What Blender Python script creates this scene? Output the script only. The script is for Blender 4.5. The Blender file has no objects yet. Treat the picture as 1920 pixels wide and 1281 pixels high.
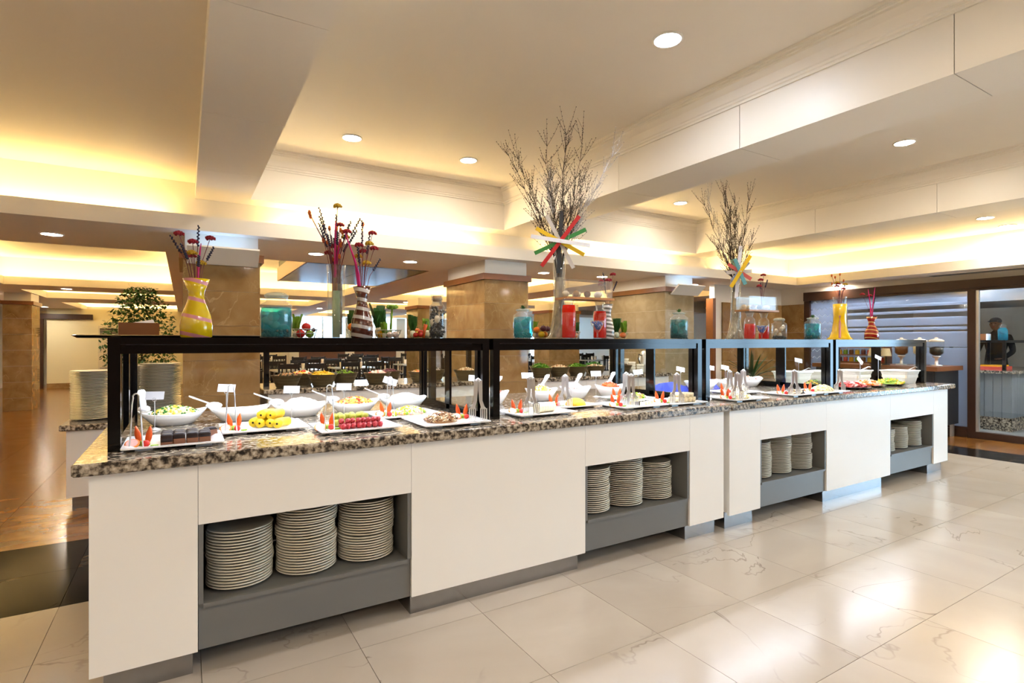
import bpy, math, random
from mathutils import Vector, Matrix
R = math.radians
random.seed(7)
scene = bpy.context.scene
COL = scene.collection
# ---------------------------------------------------------------- camera, world, exposure
cam_d = bpy.data.cameras.new('camera'); cam = bpy.data.objects.new('camera', cam_d); COL.objects.link(cam)
cam.location = (0, 0, 1.34); cam.rotation_euler = (R(90), 0, R(-31.1))
cam_d.sensor_width = 36; cam_d.sensor_fit = 'HORIZONTAL'; cam_d.lens = 36*1019/1920; cam_d.clip_start = .02
scene.camera = cam
w = bpy.data.worlds.new('daylight'); scene.world = w; w.use_nodes = True
bg = w.node_tree.nodes['Background']; bg.inputs[0].default_value = (.48, .72, 1, 1); bg.inputs[1].default_value = 4.8
vs = scene.view_settings; vs.view_transform = 'Standard'; vs.look = 'None'; vs.gamma = 1; vs.exposure = 1.5
vs.use_curve_mapping = False
scene.cycles.max_bounces = 8; scene.cycles.glossy_bounces = 3; scene.cycles.transparent_max_bounces = 16
COVE_E, LED_E, DOWN_E = 17.0, 36.0, 120.0

# ---------------------------------------------------------------- materials
def lin(c):
    if isinstance(c, str):
        c = tuple(int(c[i:i+2], 16)/255 for i in (0, 2, 4))
    return tuple(x/12.92 if x <= .04045 else ((x+.055)/1.055)**2.4 for x in c) + (1,)
def newmat(name):
    m = bpy.data.materials.new(name); m.use_nodes = True
    nt = m.node_tree; return m, nt, nt.nodes, nt.links
def mat(name, c, rough=.5, metal=0, coat=0, emit=0, ecol=None, var=0, vscale=8, trans=0, spec=None, sub=0, bump=0):
    m, nt, N, L = newmat(name); b = N['Principled BSDF']
    b.inputs['Base Color'].default_value = lin(c); b.inputs['Roughness'].default_value = rough
    b.inputs['Metallic'].default_value = metal; b.inputs['Coat Weight'].default_value = coat
    b.inputs['Transmission Weight'].default_value = trans
    if spec is not None: b.inputs['Specular IOR Level'].default_value = spec
    if emit:
        b.inputs['Emission Color'].default_value = lin(ecol or c); b.inputs['Emission Strength'].default_value = emit
    if var or bump:
        g = N.new('ShaderNodeNewGeometry'); n = N.new('ShaderNodeTexNoise'); n.inputs['Scale'].default_value = vscale
        n.inputs['Detail'].default_value = 4; L.new(g.outputs['Position'], n.inputs['Vector'])
        if var:
            mx = N.new('ShaderNodeMix'); mx.data_type = 'RGBA'
            a = lin(c); mx.inputs[6].default_value = tuple(x*(1-var) for x in a[:3])+(1,); mx.inputs[7].default_value = tuple(min(1, x*(1+var)) for x in a[:3])+(1,)
            L.new(n.outputs['Fac'], mx.inputs[0]); L.new(mx.outputs[2], b.inputs['Base Color'])
        if bump:
            bp = N.new('ShaderNodeBump'); bp.inputs['Strength'].default_value = bump; bp.inputs['Distance'].default_value = .01
            L.new(n.outputs['Fac'], bp.inputs['Height']); L.new(bp.outputs[0], b.inputs['Normal'])
    return m
def ramp(N, stops):
    r = N.new('ShaderNodeValToRGB'); e = r.color_ramp.elements
    while len(e) < len(stops): e.new(.5)
    for k, (p, c) in enumerate(stops): e[k].position = p; e[k].color = lin(c)
    return r
def marble(name, stops, scale, rough, dist=1.5, vein=None, vscale=1.2, vwidth=.02, stretch=(1, 1, 1), joint=None):
    m, nt, N, L = newmat(name); b = N['Principled BSDF']; b.inputs['Roughness'].default_value = rough
    g = N.new('ShaderNodeNewGeometry'); mp = N.new('ShaderNodeVectorMath'); mp.operation = 'MULTIPLY'; mp.inputs[1].default_value = stretch
    oi = N.new('ShaderNodeObjectInfo'); ml = N.new('ShaderNodeMath'); ml.operation = 'MULTIPLY'; ml.inputs[1].default_value = 37.0
    ad = N.new('ShaderNodeVectorMath'); ad.operation = 'ADD'
    L.new(oi.outputs['Random'], ml.inputs[0]); L.new(g.outputs['Position'], mp.inputs[0]); L.new(mp.outputs[0], ad.inputs[0]); L.new(ml.outputs[0], ad.inputs[1])
    n = N.new('ShaderNodeTexNoise'); n.inputs['Scale'].default_value = scale; n.inputs['Detail'].default_value = 8; n.inputs['Distortion'].default_value = dist
    L.new(ad.outputs[0], n.inputs['Vector']); r = ramp(N, stops); L.new(n.outputs['Fac'], r.inputs[0])
    out = r.outputs[0]
    if vein:
        v = N.new('ShaderNodeTexNoise'); v.inputs['Scale'].default_value = vscale; v.inputs['Detail'].default_value = 5; v.inputs['Distortion'].default_value = .8
        L.new(ad.outputs[0], v.inputs['Vector'])
        s = N.new('ShaderNodeMath'); s.operation = 'SUBTRACT'; s.inputs[1].default_value = .5; L.new(v.outputs['Fac'], s.inputs[0])
        a = N.new('ShaderNodeMath'); a.operation = 'ABSOLUTE'; L.new(s.outputs[0], a.inputs[0])
        mr = N.new('ShaderNodeMapRange'); mr.inputs[1].default_value = 0; mr.inputs[2].default_value = vwidth; mr.inputs[3].default_value = .75; mr.inputs[4].default_value = 0
        L.new(a.outputs[0], mr.inputs[0])
        v2 = N.new('ShaderNodeTexNoise'); v2.inputs['Scale'].default_value = 1.7; L.new(ad.outputs[0], v2.inputs['Vector'])
        m2 = N.new('ShaderNodeMapRange'); m2.inputs[1].default_value = .45; m2.inputs[2].default_value = .65; L.new(v2.outputs['Fac'], m2.inputs[0])
        mu = N.new('ShaderNodeMath'); mu.operation = 'MULTIPLY'; L.new(mr.outputs[0], mu.inputs[0]); L.new(m2.outputs[0], mu.inputs[1])
        mx = N.new('ShaderNodeMix'); mx.data_type = 'RGBA'; mx.inputs[7].default_value = lin(vein); L.new(mu.outputs[0], mx.inputs[0]); L.new(out, mx.inputs[6]); out = mx.outputs[2]
    L.new(out, b.inputs['Base Color']); return m
def granite(name):
    m, nt, N, L = newmat(name); b = N['Principled BSDF']; b.inputs['Roughness'].default_value = .12
    g = N.new('ShaderNodeNewGeometry'); n = N.new('ShaderNodeTexNoise'); n.inputs['Scale'].default_value = 42; n.inputs['Detail'].default_value = 3; n.inputs['Roughness'].default_value = .6
    L.new(g.outputs['Position'], n.inputs['Vector'])
    r = ramp(N, [(.34, '15120f'), (.44, '4a4036'), (.52, '8f8270'), (.62, 'b5a894'), (.74, 'cfc6b8')]); L.new(n.outputs['Fac'], r.inputs[0])
    L.new(r.outputs[0], b.inputs['Base Color']); return m
def glass(name, tint=(1, 1, 1), gloss=1.0, rough=.02, body=None, bodyf=0):
    m, nt, N, L = newmat(name); N.remove(N['Principled BSDF']); out = N['Material Output']
    t = N.new('ShaderNodeBsdfTransparent'); t.inputs[0].default_value = tuple(tint)+(1,)
    gl = N.new('ShaderNodeBsdfGlossy'); gl.inputs['Roughness'].default_value = rough
    fr = N.new('ShaderNodeLayerWeight'); pw = N.new('ShaderNodeMath'); pw.operation = 'POWER'; pw.inputs[1].default_value = 5; L.new(fr.outputs['Facing'], pw.inputs[0])
    ml = N.new('ShaderNodeMath'); ml.operation = 'MULTIPLY_ADD'; ml.inputs[1].default_value = min(.9, .7*gloss); ml.inputs[2].default_value = .035*gloss; L.new(pw.outputs[0], ml.inputs[0])
    first = t.outputs[0]
    if body:
        d = N.new('ShaderNodeBsdfDiffuse'); d.inputs[0].default_value = lin(body); tr = N.new('ShaderNodeBsdfTranslucent'); tr.inputs[0].default_value = lin(body)
        m0 = N.new('ShaderNodeMixShader'); m0.inputs[0].default_value = .5; L.new(d.outputs[0], m0.inputs[1]); L.new(tr.outputs[0], m0.inputs[2])
        m1 = N.new('ShaderNodeMixShader'); m1.inputs[0].default_value = bodyf; L.new(first, m1.inputs[1]); L.new(m0.outputs[0], m1.inputs[2]); first = m1.outputs[0]
    mx = N.new('ShaderNodeMixShader'); L.new(ml.outputs[0], mx.inputs[0]); L.new(first, mx.inputs[1]); L.new(gl.outputs[0], mx.inputs[2]); L.new(mx.outputs[0], out.inputs[0])
    return m
def stripes(name, c1, c2, period, duty, tilt=0.0, rough=.12):
    """spiral stripes round a vase (print on glass)"""
    m, nt, N, L = newmat(name); b = N['Principled BSDF']; b.inputs['Roughness'].default_value = rough; b.inputs['Coat Weight'].default_value = .5
    tc = N.new('ShaderNodeTexCoord'); sp = N.new('ShaderNodeSeparateXYZ'); L.new(tc.outputs['Object'], sp.inputs[0])
    ma = N.new('ShaderNodeMath'); ma.operation = 'MULTIPLY_ADD'; ma.inputs[1].default_value = tilt; L.new(sp.outputs[0], ma.inputs[0]); L.new(sp.outputs[2], ma.inputs[2])
    dv = N.new('ShaderNodeMath'); dv.operation = 'DIVIDE'; dv.inputs[1].default_value = period; L.new(ma.outputs[0], dv.inputs[0])
    fr = N.new('ShaderNodeMath'); fr.operation = 'FRACT'; L.new(dv.outputs[0], fr.inputs[0])
    lt = N.new('ShaderNodeMath'); lt.operation = 'LESS_THAN'; lt.inputs[1].default_value = duty; L.new(fr.outputs[0], lt.inputs[0])
    mx = N.new('ShaderNodeMix'); mx.data_type = 'RGBA'; mx.inputs[6].default_value = lin(c1); mx.inputs[7].default_value = lin(c2)
    L.new(lt.outputs[0], mx.inputs[0]); L.new(mx.outputs[2], b.inputs['Base Color']); return m
def frosted(name, zig=False):
    """etched film on a glass pane: milky with clear bands or a clear zigzag"""
    m, nt, N, L = newmat(name); N.remove(N['Principled BSDF']); out = N['Material Output']
    g = N.new('ShaderNodeNewGeometry'); sp = N.new('ShaderNodeSeparateXYZ'); L.new(g.outputs['Position'], sp.inputs[0])
    def math_(op, a, bb):
        n = N.new('ShaderNodeMath'); n.operation = op
        for k, v in enumerate((a, bb)):
            if isinstance(v, (int, float)): n.inputs[k].default_value = v
            else: L.new(v, n.inputs[k])
        return n.outputs[0]
    if zig:
        pp = math_('PINGPONG', math_('MULTIPLY', sp.outputs[1], 1), .045)
        f = math_('FRACT', math_('DIVIDE', math_('ADD', sp.outputs[2], pp), .12), 0)
        clear = math_('LESS_THAN', f, .12)
    else:
        clear = None
        for z0, z1 in ((1.91, 1.97), (1.805, 1.865), (1.70, 1.765), (1.555, 1.582), (1.485, 1.512), (1.25, 1.262)):
            a = math_('MULTIPLY', math_('GREATER_THAN', sp.outputs[2], z0), math_('LESS_THAN', sp.outputs[2], z1))
            clear = a if clear is None else math_('ADD', clear, a)
    d = N.new('ShaderNodeBsdfDiffuse'); d.inputs[0].default_value = lin('98a2b0'); tr = N.new('ShaderNodeBsdfTranslucent'); tr.inputs[0].default_value = lin('b2bfd0')
    m0 = N.new('ShaderNodeMixShader'); m0.inputs[0].default_value = .55; L.new(d.outputs[0], m0.inputs[1]); L.new(tr.outputs[0], m0.inputs[2])
    t = N.new('ShaderNodeBsdfTransparent'); t.inputs[0].default_value = (.85, .9, .95, 1)
    fz = N.new('ShaderNodeMixShader'); fz.inputs[0].default_value = .88; L.new(t.outputs[0], fz.inputs[1]); L.new(m0.outputs[0], fz.inputs[2])
    m1 = N.new('ShaderNodeMixShader'); L.new(clear, m1.inputs[0]); L.new(fz.outputs[0], m1.inputs[1]); L.new(t.outputs[0], m1.inputs[2])
    gl = N.new('ShaderNodeBsdfGlossy'); gl.inputs['Roughness'].default_value = .05; mx = N.new('ShaderNodeMixShader'); mx.inputs[0].default_value = .1; L.new(m1.outputs[0], mx.inputs[1]); L.new(gl.outputs[0], mx.inputs[2]); L.new(mx.outputs[0], out.inputs[0])
    return m
def emis(name, c, s):
    m, nt, N, L = newmat(name); N.remove(N['Principled BSDF']); e = N.new('ShaderNodeEmission'); e.inputs[0].default_value = lin(c); e.inputs[1].default_value = s
    L.new(e.outputs[0], N['Material Output'].inputs[0]); return m
M = {}
M['plaster'] = mat('plaster', 'ece5d8', .65, var=.02, vscale=2)
M['plaster2'] = mat('plaster_warm', 'e6dac8', .6, var=.03, vscale=1.5)
M['laminate'] = mat('cream_laminate', 'ece5d8', .4, var=.02, vscale=1.2)
M['panel'] = mat('counter_panel', 'eeeae3', .35, var=.02, vscale=2)
M['grey'] = mat('grey_laminate', '6d6d6b', .4, var=.04, vscale=6)
M['steel'] = mat('brushed_steel_kick', '9a9a9c', .2, .95, var=.12, vscale=20)
M['granite'] = granite('granite')
M['tile'] = marble('white_marble_tile', [(.3, 'b0a69a'), (.55, 'b8afa4'), (.75, 'c0b8ad')], 1.0, .2, 1.0, vein='7d7369', vscale=1.1, vwidth=.006)
M['blacktile'] = marble('black_marble_tile', [(.3, '15120f'), (.6, '231e19'), (.8, '2d2620')], 1.5, .16, 1.5, vein='7a6652', vscale=.8, vwidth=.008)
M['browntile'] = marble('brown_marble_tile', [(.3, '6a431c'), (.5, '825524'), (.7, '9a6c34')], 3.5, .2, .5, vein='a87c40', vscale=1.6, vwidth=.004, stretch=(1, 1.6, 1))
M['blacktile'].node_tree.nodes['Principled BSDF'].inputs['Specular IOR Level'].default_value = .03
M['hood'] = mat('hood_steel', '7c8490', .35, .5)
M['grout'] = mat('grout', '8a7d6d', .8)
M['amber'] = marble('amber_marble', [(.3, '86663a'), (.45, '94744a'), (.6, '9f8054'), (.75, 'ad9064')], 5, .07, .6, vein='c4a878', vscale=2.0, vwidth=.006, stretch=(1, 1, .8))
M['stone'] = marble('grey_beige_marble', [(.3, '8b7b5e'), (.5, '978769'), (.7, 'a4957a')], 5, .08, .6, vein='c2b596', vscale=2, vwidth=.006)
M['wood'] = mat('brown_wood_trim', '7d4c26', .35, var=.15, vscale=14)
M['darkwood'] = mat('dark_wood_frame', '3d2416', .35, var=.15, vscale=14)
M['boardwood'] = mat('honey_board', 'a8713c', .4, var=.15, vscale=30)
M['black'] = mat('black_gloss_metal', '0a0908', .12, 0, spec=.38)
M['blackflat'] = mat('black_matt', '141312', .5)
M['porcelain'] = mat('white_porcelain', 'f1f0ee', .12, coat=.4)
M['plate'] = mat('ivory_plate', 'd9d5c8', .18, coat=.3)
M['tub'] = mat('ivory_tub', 'dfd9cc', .3)
M['chrome'] = mat('polished_steel', 'dcdcdc', .28, .85)
M['card'] = mat('white_card', 'f6f6fa', .6)
M['glass'] = glass('clear_glass', (.93, .96, .95), 1.0)
M['vaseglass'] = glass('vase_glass', (.97, .975, .97), 1.7, body='e4e8e4', bodyf=.05)
M['lidglass'] = glass('lid_glass', (.9, .95, .93), 2.0, body='dfe8e0', bodyf=.3)
M['bottle'] = glass('bottle_glass', (.95, .96, .96), 1.9, body='e4ecec', bodyf=.07)
M['acrylic'] = glass('acrylic', (.95, .95, .94), 1.3, body='e8e8e4', bodyf=.08)
M['teal'] = glass('turquoise_water', (.12, .72, .82), 1.0, body='12a8c4', bodyf=.34)
M['teal2'] = glass('deep_teal_water', (.06, .55, .6), 1.0, body='0e8f98', bodyf=.34)
M['red'] = glass('red_water', (.95, .08, .03), 1.0, body='e8200a', bodyf=.6)
M['bluebead'] = mat('blue_beads', '2c4a9c', .15, coat=.5, var=.5, vscale=80)
M['pebble'] = mat('pebbles', '6e5a40', .5, var=.6, vscale=70)
M['shell'] = mat('sea_shell', 'd8c8ac', .4, var=.25, vscale=40)
M['darkstone'] = mat('dark_stones', '241d16', .35, var=.7, vscale=45)
M['cork'] = mat('cork', 'a5763f', .8, var=.2, vscale=60)
M['yelglass'] = stripes('yellow_striped_glass', 'd8b806', 'd08a92', .085, .2, .25)
M['yelplain'] = mat('yellow_glass', 'dcb408', .08, coat=.6)
M['pinkglass'] = mat('pink_stripe', 'c98280', .15)
M['brownglass'] = stripes('brown_striped_glass', '4a1c12', 'b9b4b2', .048, .38, .2)
M['silverglass'] = stripes('silver_striped_glass', '6a6660', 'd4d2d0', .03, .5, .15)
M['redglass'] = stripes('red_striped_glass', '8c100c', 'd8a868', .042, .26, .3)
M['mint'] = mat('mint_sand', '9fb893', .6)
M['silver'] = mat('silver_foil', '8f8470', .3, .45, var=.75, vscale=38, bump=.8)
M['leaf'] = mat('leaf_green', '2f5a1e', .5, var=.4, vscale=20)
M['leaf2'] = mat('bright_leaf', '7ba32c', .5, var=.35, vscale=30)
M['darkleaf'] = mat('dark_leaf', '1e3a16', .5, var=.4, vscale=15)
M['stem'] = mat('dry_stem', '6a3034', .8)
M['twig'] = mat('twig_bark', '3c2f26', .9, var=.3, vscale=50)
M['twigw'] = mat('whitewashed_twig', 'a9a6a6', .8)
M['yarrow'] = mat('crimson_bloom', '8a1420', .9, var=.3, vscale=120)
M['yarrowy'] = mat('mustard_bloom', 'b08c1c', .9, var=.3, vscale=120)
M['lav'] = mat('slate_lavender', '2a2a40', .9)
M['rust'] = mat('rust_bloom', 'b2541c', .9, var=.3, vscale=120)
M['pink'] = mat('magenta_plume', 'c0156a', .7)
for k, c in dict(slat_red='b30f14', slat_green='2c7a34', slat_yellow='d9b20c', slat_white='dfe0ea', slat_grey='b9b2ac', slat_black='22252a', slat_pink='b8504a', slat_teal='5a9aa6', slat_blue='7d8aa8', slat_sage='7a9474').items():
    M[k] = mat(k, c, .45)
for k, c in dict(orange='e0760c', tomato='c81c0c', lemon='e4b80e', plum='4a1626', lime='7ea81e', carrot='d8540c', eggplant='2a1430', onion='d8c0b0', cream='ede2c4', pasta='e8cf86', chocolate='1c0c07', sponge='6b3d17', banana='d9b60c', grape='a9ab3a', candy='9c1822', nut='b08458', popcorn='e6d3a0', pinkish='d8a8a0', herb='2c6e1c', ham='c2473a', cheese='e6c23a', pepper='d8661c', olive='3c3a22', beet='5a1420', oat='d9c9a4', mango='e6a80c', rice='eeeae0', cucumber='8fae3a', salad='4c8a1e').items():
    M[k] = mat('food_'+k, c, .45, var=.25, vscale=70)
M['chocolate'].node_tree.nodes['Principled BSDF'].inputs['Specular IOR Level'].default_value = .25
M['bronze'] = mat('ribbed_bronze_bowl', '5d5138', .35, .2)
M['bluecloth'] = mat('cobalt_cloth', '2c3fae', .8)
M['tablewhite'] = mat('pale_tabletop', 'c8d2dc', .2)
M['chairwood'] = mat('black_stained_wood', '17110e', .35)
M['reflsteel'] = mat('steel_blue_reflection', '4a6ca8', .15, .7, var=.2, vscale=3)  # blue base colour stands in for windows reflected in the steel
M['brownpanel'] = mat('brown_wall_panel', '6b4a40', .6, var=.08, vscale=8)
M['boards'] = mat('grey_boards', '73787d', .5, var=.08, vscale=10)
M['cove'] = emis('warm_led', 'ffdc94', COVE_E)
M['led'] = emis('cool_led', 'eaf1ff', LED_E)
M['dwarm'] = emis('warm_lamp', 'fff2e0', DOWN_E)
M['dcool'] = emis('cool_lamp', 'e6eeff', DOWN_E)
M['kitchfill'] = emis('added_kitchen_tube', 'eaf0ff', 85)
M['frost'] = frosted('frosted_bands'); M['frostzig'] = frosted('frosted_zigzag', True)
M['white'] = mat('white_paint', 'eae6dc', .4)
M['acgrey'] = mat('ac_cream', 'd6cdb0', .45)
M['skin'] = mat('skin', 'a5765c', .5)
M['uniform'] = mat('black_uniform', '1a1b20', .8)
M['cap'] = mat('grey_cap', '5d6470', .8)
M['cabinet'] = mat('dark_cabinet', '1c2026', .3)
# ---------------------------------------------------------------- mesh helpers
class MB:
    def __init__(s): s.v = []; s.f = []; s.m = []; s.cm = 0
    def add(s, vs, fs):
        o = len(s.v); s.v += [tuple(x) for x in vs]; s.f += [tuple(i+o for i in f) for f in fs]; s.m += [s.cm]*len(fs); return s
    def box(s, a, b):
        (x0, y0, z0), (x1, y1, z1) = a, b
        return s.add([(x0,y0,z0),(x1,y0,z0),(x1,y1,z0),(x0,y1,z0),(x0,y0,z1),(x1,y0,z1),(x1,y1,z1),(x0,y1,z1)],
              [(3,2,1,0),(4,5,6,7),(0,1,5,4),(1,2,6,5),(2,3,7,6),(3,0,4,7)])
    def obox(s, c, size, rot=(0, 0, 0)):
        from mathutils import Euler
        q = Euler(rot).to_matrix(); hx, hy, hz = (k/2 for k in size)
        vs = [Vector(c)+q @ Vector(p) for p in ((-hx,-hy,-hz),(hx,-hy,-hz),(hx,hy,-hz),(-hx,hy,-hz),(-hx,-hy,hz),(hx,-hy,hz),(hx,hy,hz),(-hx,hy,hz))]
        return s.add(vs, [(3,2,1,0),(4,5,6,7),(0,1,5,4),(1,2,6,5),(2,3,7,6),(3,0,4,7)])
    def lathe(s, prof, n=24, c=(0, 0, 0), close=True):
        o = []; fs = []
        for r, z in prof:
            for k in range(n):
                a = 2*math.pi*k/n; o.append((c[0]+r*math.cos(a), c[1]+r*math.sin(a), c[2]+z))
        for j in range(len(prof)-1):
            for k in range(n):
                k2 = (k+1) % n; fs.append((j*n+k, j*n+k2, (j+1)*n+k2, (j+1)*n+k))
        if close:
            fs.append(tuple(range(n-1, -1, -1))); fs.append(tuple(range((len(prof)-1)*n, len(prof)*n)))
        return s.add(o, fs)
    def loft(s, rings, cap=True):
        n = len(rings[0]); o = [p for r in rings for p in r]; fs = []
        for j in range(len(rings)-1):
            for k in range(n):
                k2 = (k+1) % n; fs.append((j*n+k, j*n+k2, (j+1)*n+k2, (j+1)*n+k))
        if cap: fs.append(tuple(range(n-1, -1, -1))); fs.append(tuple(range((len(rings)-1)*n, len(rings)*n)))
        return s.add(o, fs)
    def tube(s, pts, r, n=6, r1=None):
        pts = [Vector(p) for p in pts]; rings = []
        for i, p in enumerate(pts):
            d = (pts[min(i+1, len(pts)-1)]-pts[max(i-1, 0)]).normalized()
            u = d.cross(Vector((0, 0, 1)));
            if u.length < .05: u = d.cross(Vector((0, 1, 0)))
            u.normalize(); v = d.cross(u)
            rr = r if r1 is None else r+(r1-r)*i/(len(pts)-1)
            rings.append([p+u*rr*math.cos(2*math.pi*k/n)+v*rr*math.sin(2*math.pi*k/n) for k in range(n)])
        return s.loft(rings)
    def ball(s, c, r, n=8, m=5, jit=0, rot=None):
        if not isinstance(r, (tuple, list)): r = (r, r, r)
        vs = [Vector((0, 0, -1))]
        for j in range(1, m):
            ph = math.pi*j/m-math.pi/2
            for k in range(n):
                a = 2*math.pi*k/n; vs.append(Vector((math.cos(ph)*math.cos(a), math.cos(ph)*math.sin(a), math.sin(ph)))*(1+random.uniform(-jit, jit)))
        vs.append(Vector((0, 0, 1))); fs = []
        for k in range(n):
            k2 = (k+1) % n; fs.append((0, 1+k2, 1+k)); fs.append((len(vs)-1, 1+(m-2)*n+k, 1+(m-2)*n+k2))
            for j in range(m-2): fs.append((1+j*n+k, 1+j*n+k2, 1+(j+1)*n+k2, 1+(j+1)*n+k))
        q = rot.to_matrix() if rot else Matrix.Identity(3)
        return s.add([Vector(c)+q @ Vector((p.x*r[0], p.y*r[1], p.z*r[2])) for p in vs], fs)
    def build(s, name, m, parent=None, loc=(0, 0, 0), smooth=False, rz=0):
        me = bpy.data.meshes.new(name); me.from_pydata(s.v, [], s.f)
        for k in (m if isinstance(m, (list, tuple)) else [m]): me.materials.append(M[k])
        if any(s.m): me.polygons.foreach_set('material_index', s.m)
        if smooth: me.polygons.foreach_set('use_smooth', [True]*len(s.f))
        me.update(); o = bpy.data.objects.new(name, me); COL.objects.link(o)
        o.location = loc; o.rotation_euler = (0, 0, rz)
        if parent: o.parent = parent
        return o
def BX(a, b): return MB().box(a, b)
def tag(o, label=None, cat=None, group=None, kind=None):
    if label: o['label'] = label
    if cat: o['category'] = cat
    if group: o['group'] = group
    if kind: o['kind'] = kind
    return o
def thing(name, label, cat, loc=(0, 0, 0), rz=0, group=None):
    o = bpy.data.objects.new(name, None); COL.objects.link(o); o.location = loc; o.rotation_euler = (0, 0, rz); o.empty_display_size = .05
    return tag(o, label, cat, group)
def copy_tree(o, loc=None, rz=None, label=None, group=None, parent=None):
    c = o.copy(); COL.objects.link(c); c.parent = parent
    if loc is not None: c.location = loc
    if rz is not None: c.rotation_euler = (0, 0, rz)
    if label: c['label'] = label
    if group: c['group'] = group
    for ch in list(o.children):
        copy_tree(ch, parent=c)
    return c
def inst(o, parent, loc, rz=0):
    c = bpy.data.objects.new(o.name.split('.')[0], o.data); COL.objects.link(c); c.parent = parent; c.location = loc; c.rotation_euler = (0, 0, rz); return c
def struct(name, mb, m, parent=None, smooth=False):
    o = mb.build(name, m, parent, smooth=smooth)
    if not parent: o['kind'] = 'structure'
    return o
def rrect(hx, hy, r, z, n=3, cx=0, cy=0):
    out = []
    for sx, sy, a0 in ((1, 1, 0), (-1, 1, 90), (-1, -1, 180), (1, -1, 270)):
        for k in range(n+1):
            a = R(a0+90*k/n); out.append((cx+sx*(hx-r)+r*math.cos(a), cy+sy*(hy-r)+r*math.sin(a), z))
    return out
# ---------------------------------------------------------------- floor
floor = struct('floor', BX((-4.6, -5.1, -.12), (15.1, 22.3, -.013)), 'grout')
def tiles(name, m, x0, nx, px, y0, ny, py):
    me = BX((.0012, .0012, -.013), (px-.0012, py-.0012, 0)); first = None
    for i in range(nx):
        for j in range(ny):
            if first is None: first = me.build(name, m, floor, (x0+i*px, y0+j*py, 0))
            else: inst(first, floor, (x0+i*px, y0+j*py, 0))
tiles('white_floor_tile', 'tile', -2.34, 17, .6, -.53, 7, .58)
tiles('black_floor_tile', 'blacktile', -3.54, 20, .6, 3.53, 2, .56)
tiles('black_border_tile', 'blacktile', 7.86, 1, .6, -.53, 7, .58)
tiles('brown_floor_tile', 'browntile', -3.54, 5, .6, 4.65, 9, .6)
tiles('brown_side_tile', 'browntile', 8.46, 1, .9, -.53, 9, .58)
BX((-4.5, -5, -.013), (9.4, -.535, -.001)).build('white_floor_field', 'tile', floor)
BX((-4.5, -.53, -.013), (-2.345, 3.525, -.001)).build('white_floor_side', 'tile', floor)
BX((-.535, 4.655, -.013), (8.455, 10.05, -.001)).build('brown_floor_field', 'browntile', floor)
BX((-4.5, 10.055, -.013), (15, 22, -.001)).build('brown_floor_hall', 'browntile', floor)
BX((-4.5, 3.53, -.013), (-3.545, 10.05, -.001)).build('brown_floor_edge', 'browntile', floor)
BX((8.465, 4.7, -.013), (15, 10.05, -.001)).build('brown_floor_right', 'browntile', floor)
BX((9.45, -.5, -.013), (15, 4.69, -.001)).build('kitchen_floor', 'grey', floor)
# ---------------------------------------------------------------- ceiling
ceiling = struct('ceiling', BX((-4.6, -5.1, 3.25), (15.1, 22.3, 3.35)), 'plaster')  # unseen roof slab above the coffers, added to keep sky light out
def cpart(name, a, b, m='plaster'): return BX(a, b).build(name, m, ceiling)
cpart('ceiling_slab', (-4.5, -5, 2.78), (.085, 5.73, 2.82), 'plaster2')
cpart('ceiling_slab', (.52, -5, 3.1), (3.2, 5.73, 3.14))
cpart('ceiling_slab', (3.67, -5, 3.1), (6.49, 5.73, 3.14))
cpart('ceiling_slab', (6.94, -5, 2.78), (9.45, 5.73, 2.82))
cpart('ceiling_slab', (-4.5, 6.5, 2.78), (15, 22, 2.82))
# beams along Y, clad in panels with open joints
def beam(x0, x1, js, zt):
    core = BX((x0+.012, -5, 2.652), (x1-.012, 5.72, zt)).build('ceiling_beam', 'blackflat', ceiling)
    e = [-5]+js+[5.72]
    for a, b in zip(e[:-1], e[1:]):
        BX((x0, a+.002, 2.64), (x1, b-.002, 2.655)).build('beam_soffit_panel', 'laminate', core)
        BX((x0, a+.002, 2.6545), (x0+.014, b-.002, zt)).build('beam_side_panel', 'laminate', core)
        BX((x1-.014, a+.002, 2.6545), (x1, b-.002, zt)).build('beam_side_panel', 'laminate', core)
jA = [-2.42, -1.23, -.04, 1.15, 2.34, 3.53, 4.72]
beam(.085, .52, jA, 3.1); beam(3.2, 3.67, jA, 3.1); beam(6.49, 6.94, [-2.4, -1.2, .02, 1.24, 2.475, 3.71, 4.94], 3.1)
# soffit grid
rows = [(5.37, 6.85), (12.0, 13.1), (15.3, 16.9), (21.0, 22.1)]
cols = [(-4.5, -2.55), (-.17, .75), (2.85, 3.75), (5.8, 6.7), (9.3, 10.4)]
for y0, y1 in rows:
    cpart('soffit', (-4.5, y0, 2.29), (15, y1, 2.42))
    cpart('cove_wall', (-4.5, y0+.35, 2.42), (15, y1-.3, 3.1 if y0 < 6 else 2.8))
for (ya, y0), (y1, yb) in zip(rows[:-1], rows[1:]):
    for x0, x1 in cols:
        cpart('soffit', (x0, y0, 2.29), (x1, y1, 2.42)); cpart('cove_wall', (x0+.3, y0-.31, 2.42), (x1-.3, y1+.31, 2.8))
cpart('soffit', (8.85, -5, 2.29), (9.45, 5.37, 2.42)); cpart('cove_wall', (9.17, -5, 2.42), (9.45, 5.73, 2.8))
cpart('soffit', (-4.5, -5, 2.29), (-3.9, 5.37, 2.42)); cpart('soffit', (-3.9, -5, 2.29), (8.85, -4.4, 2.42))
cpart('kitchen_ceiling', (9.5, 1.6, 2.5), (15, 5.37, 2.6))
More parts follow.
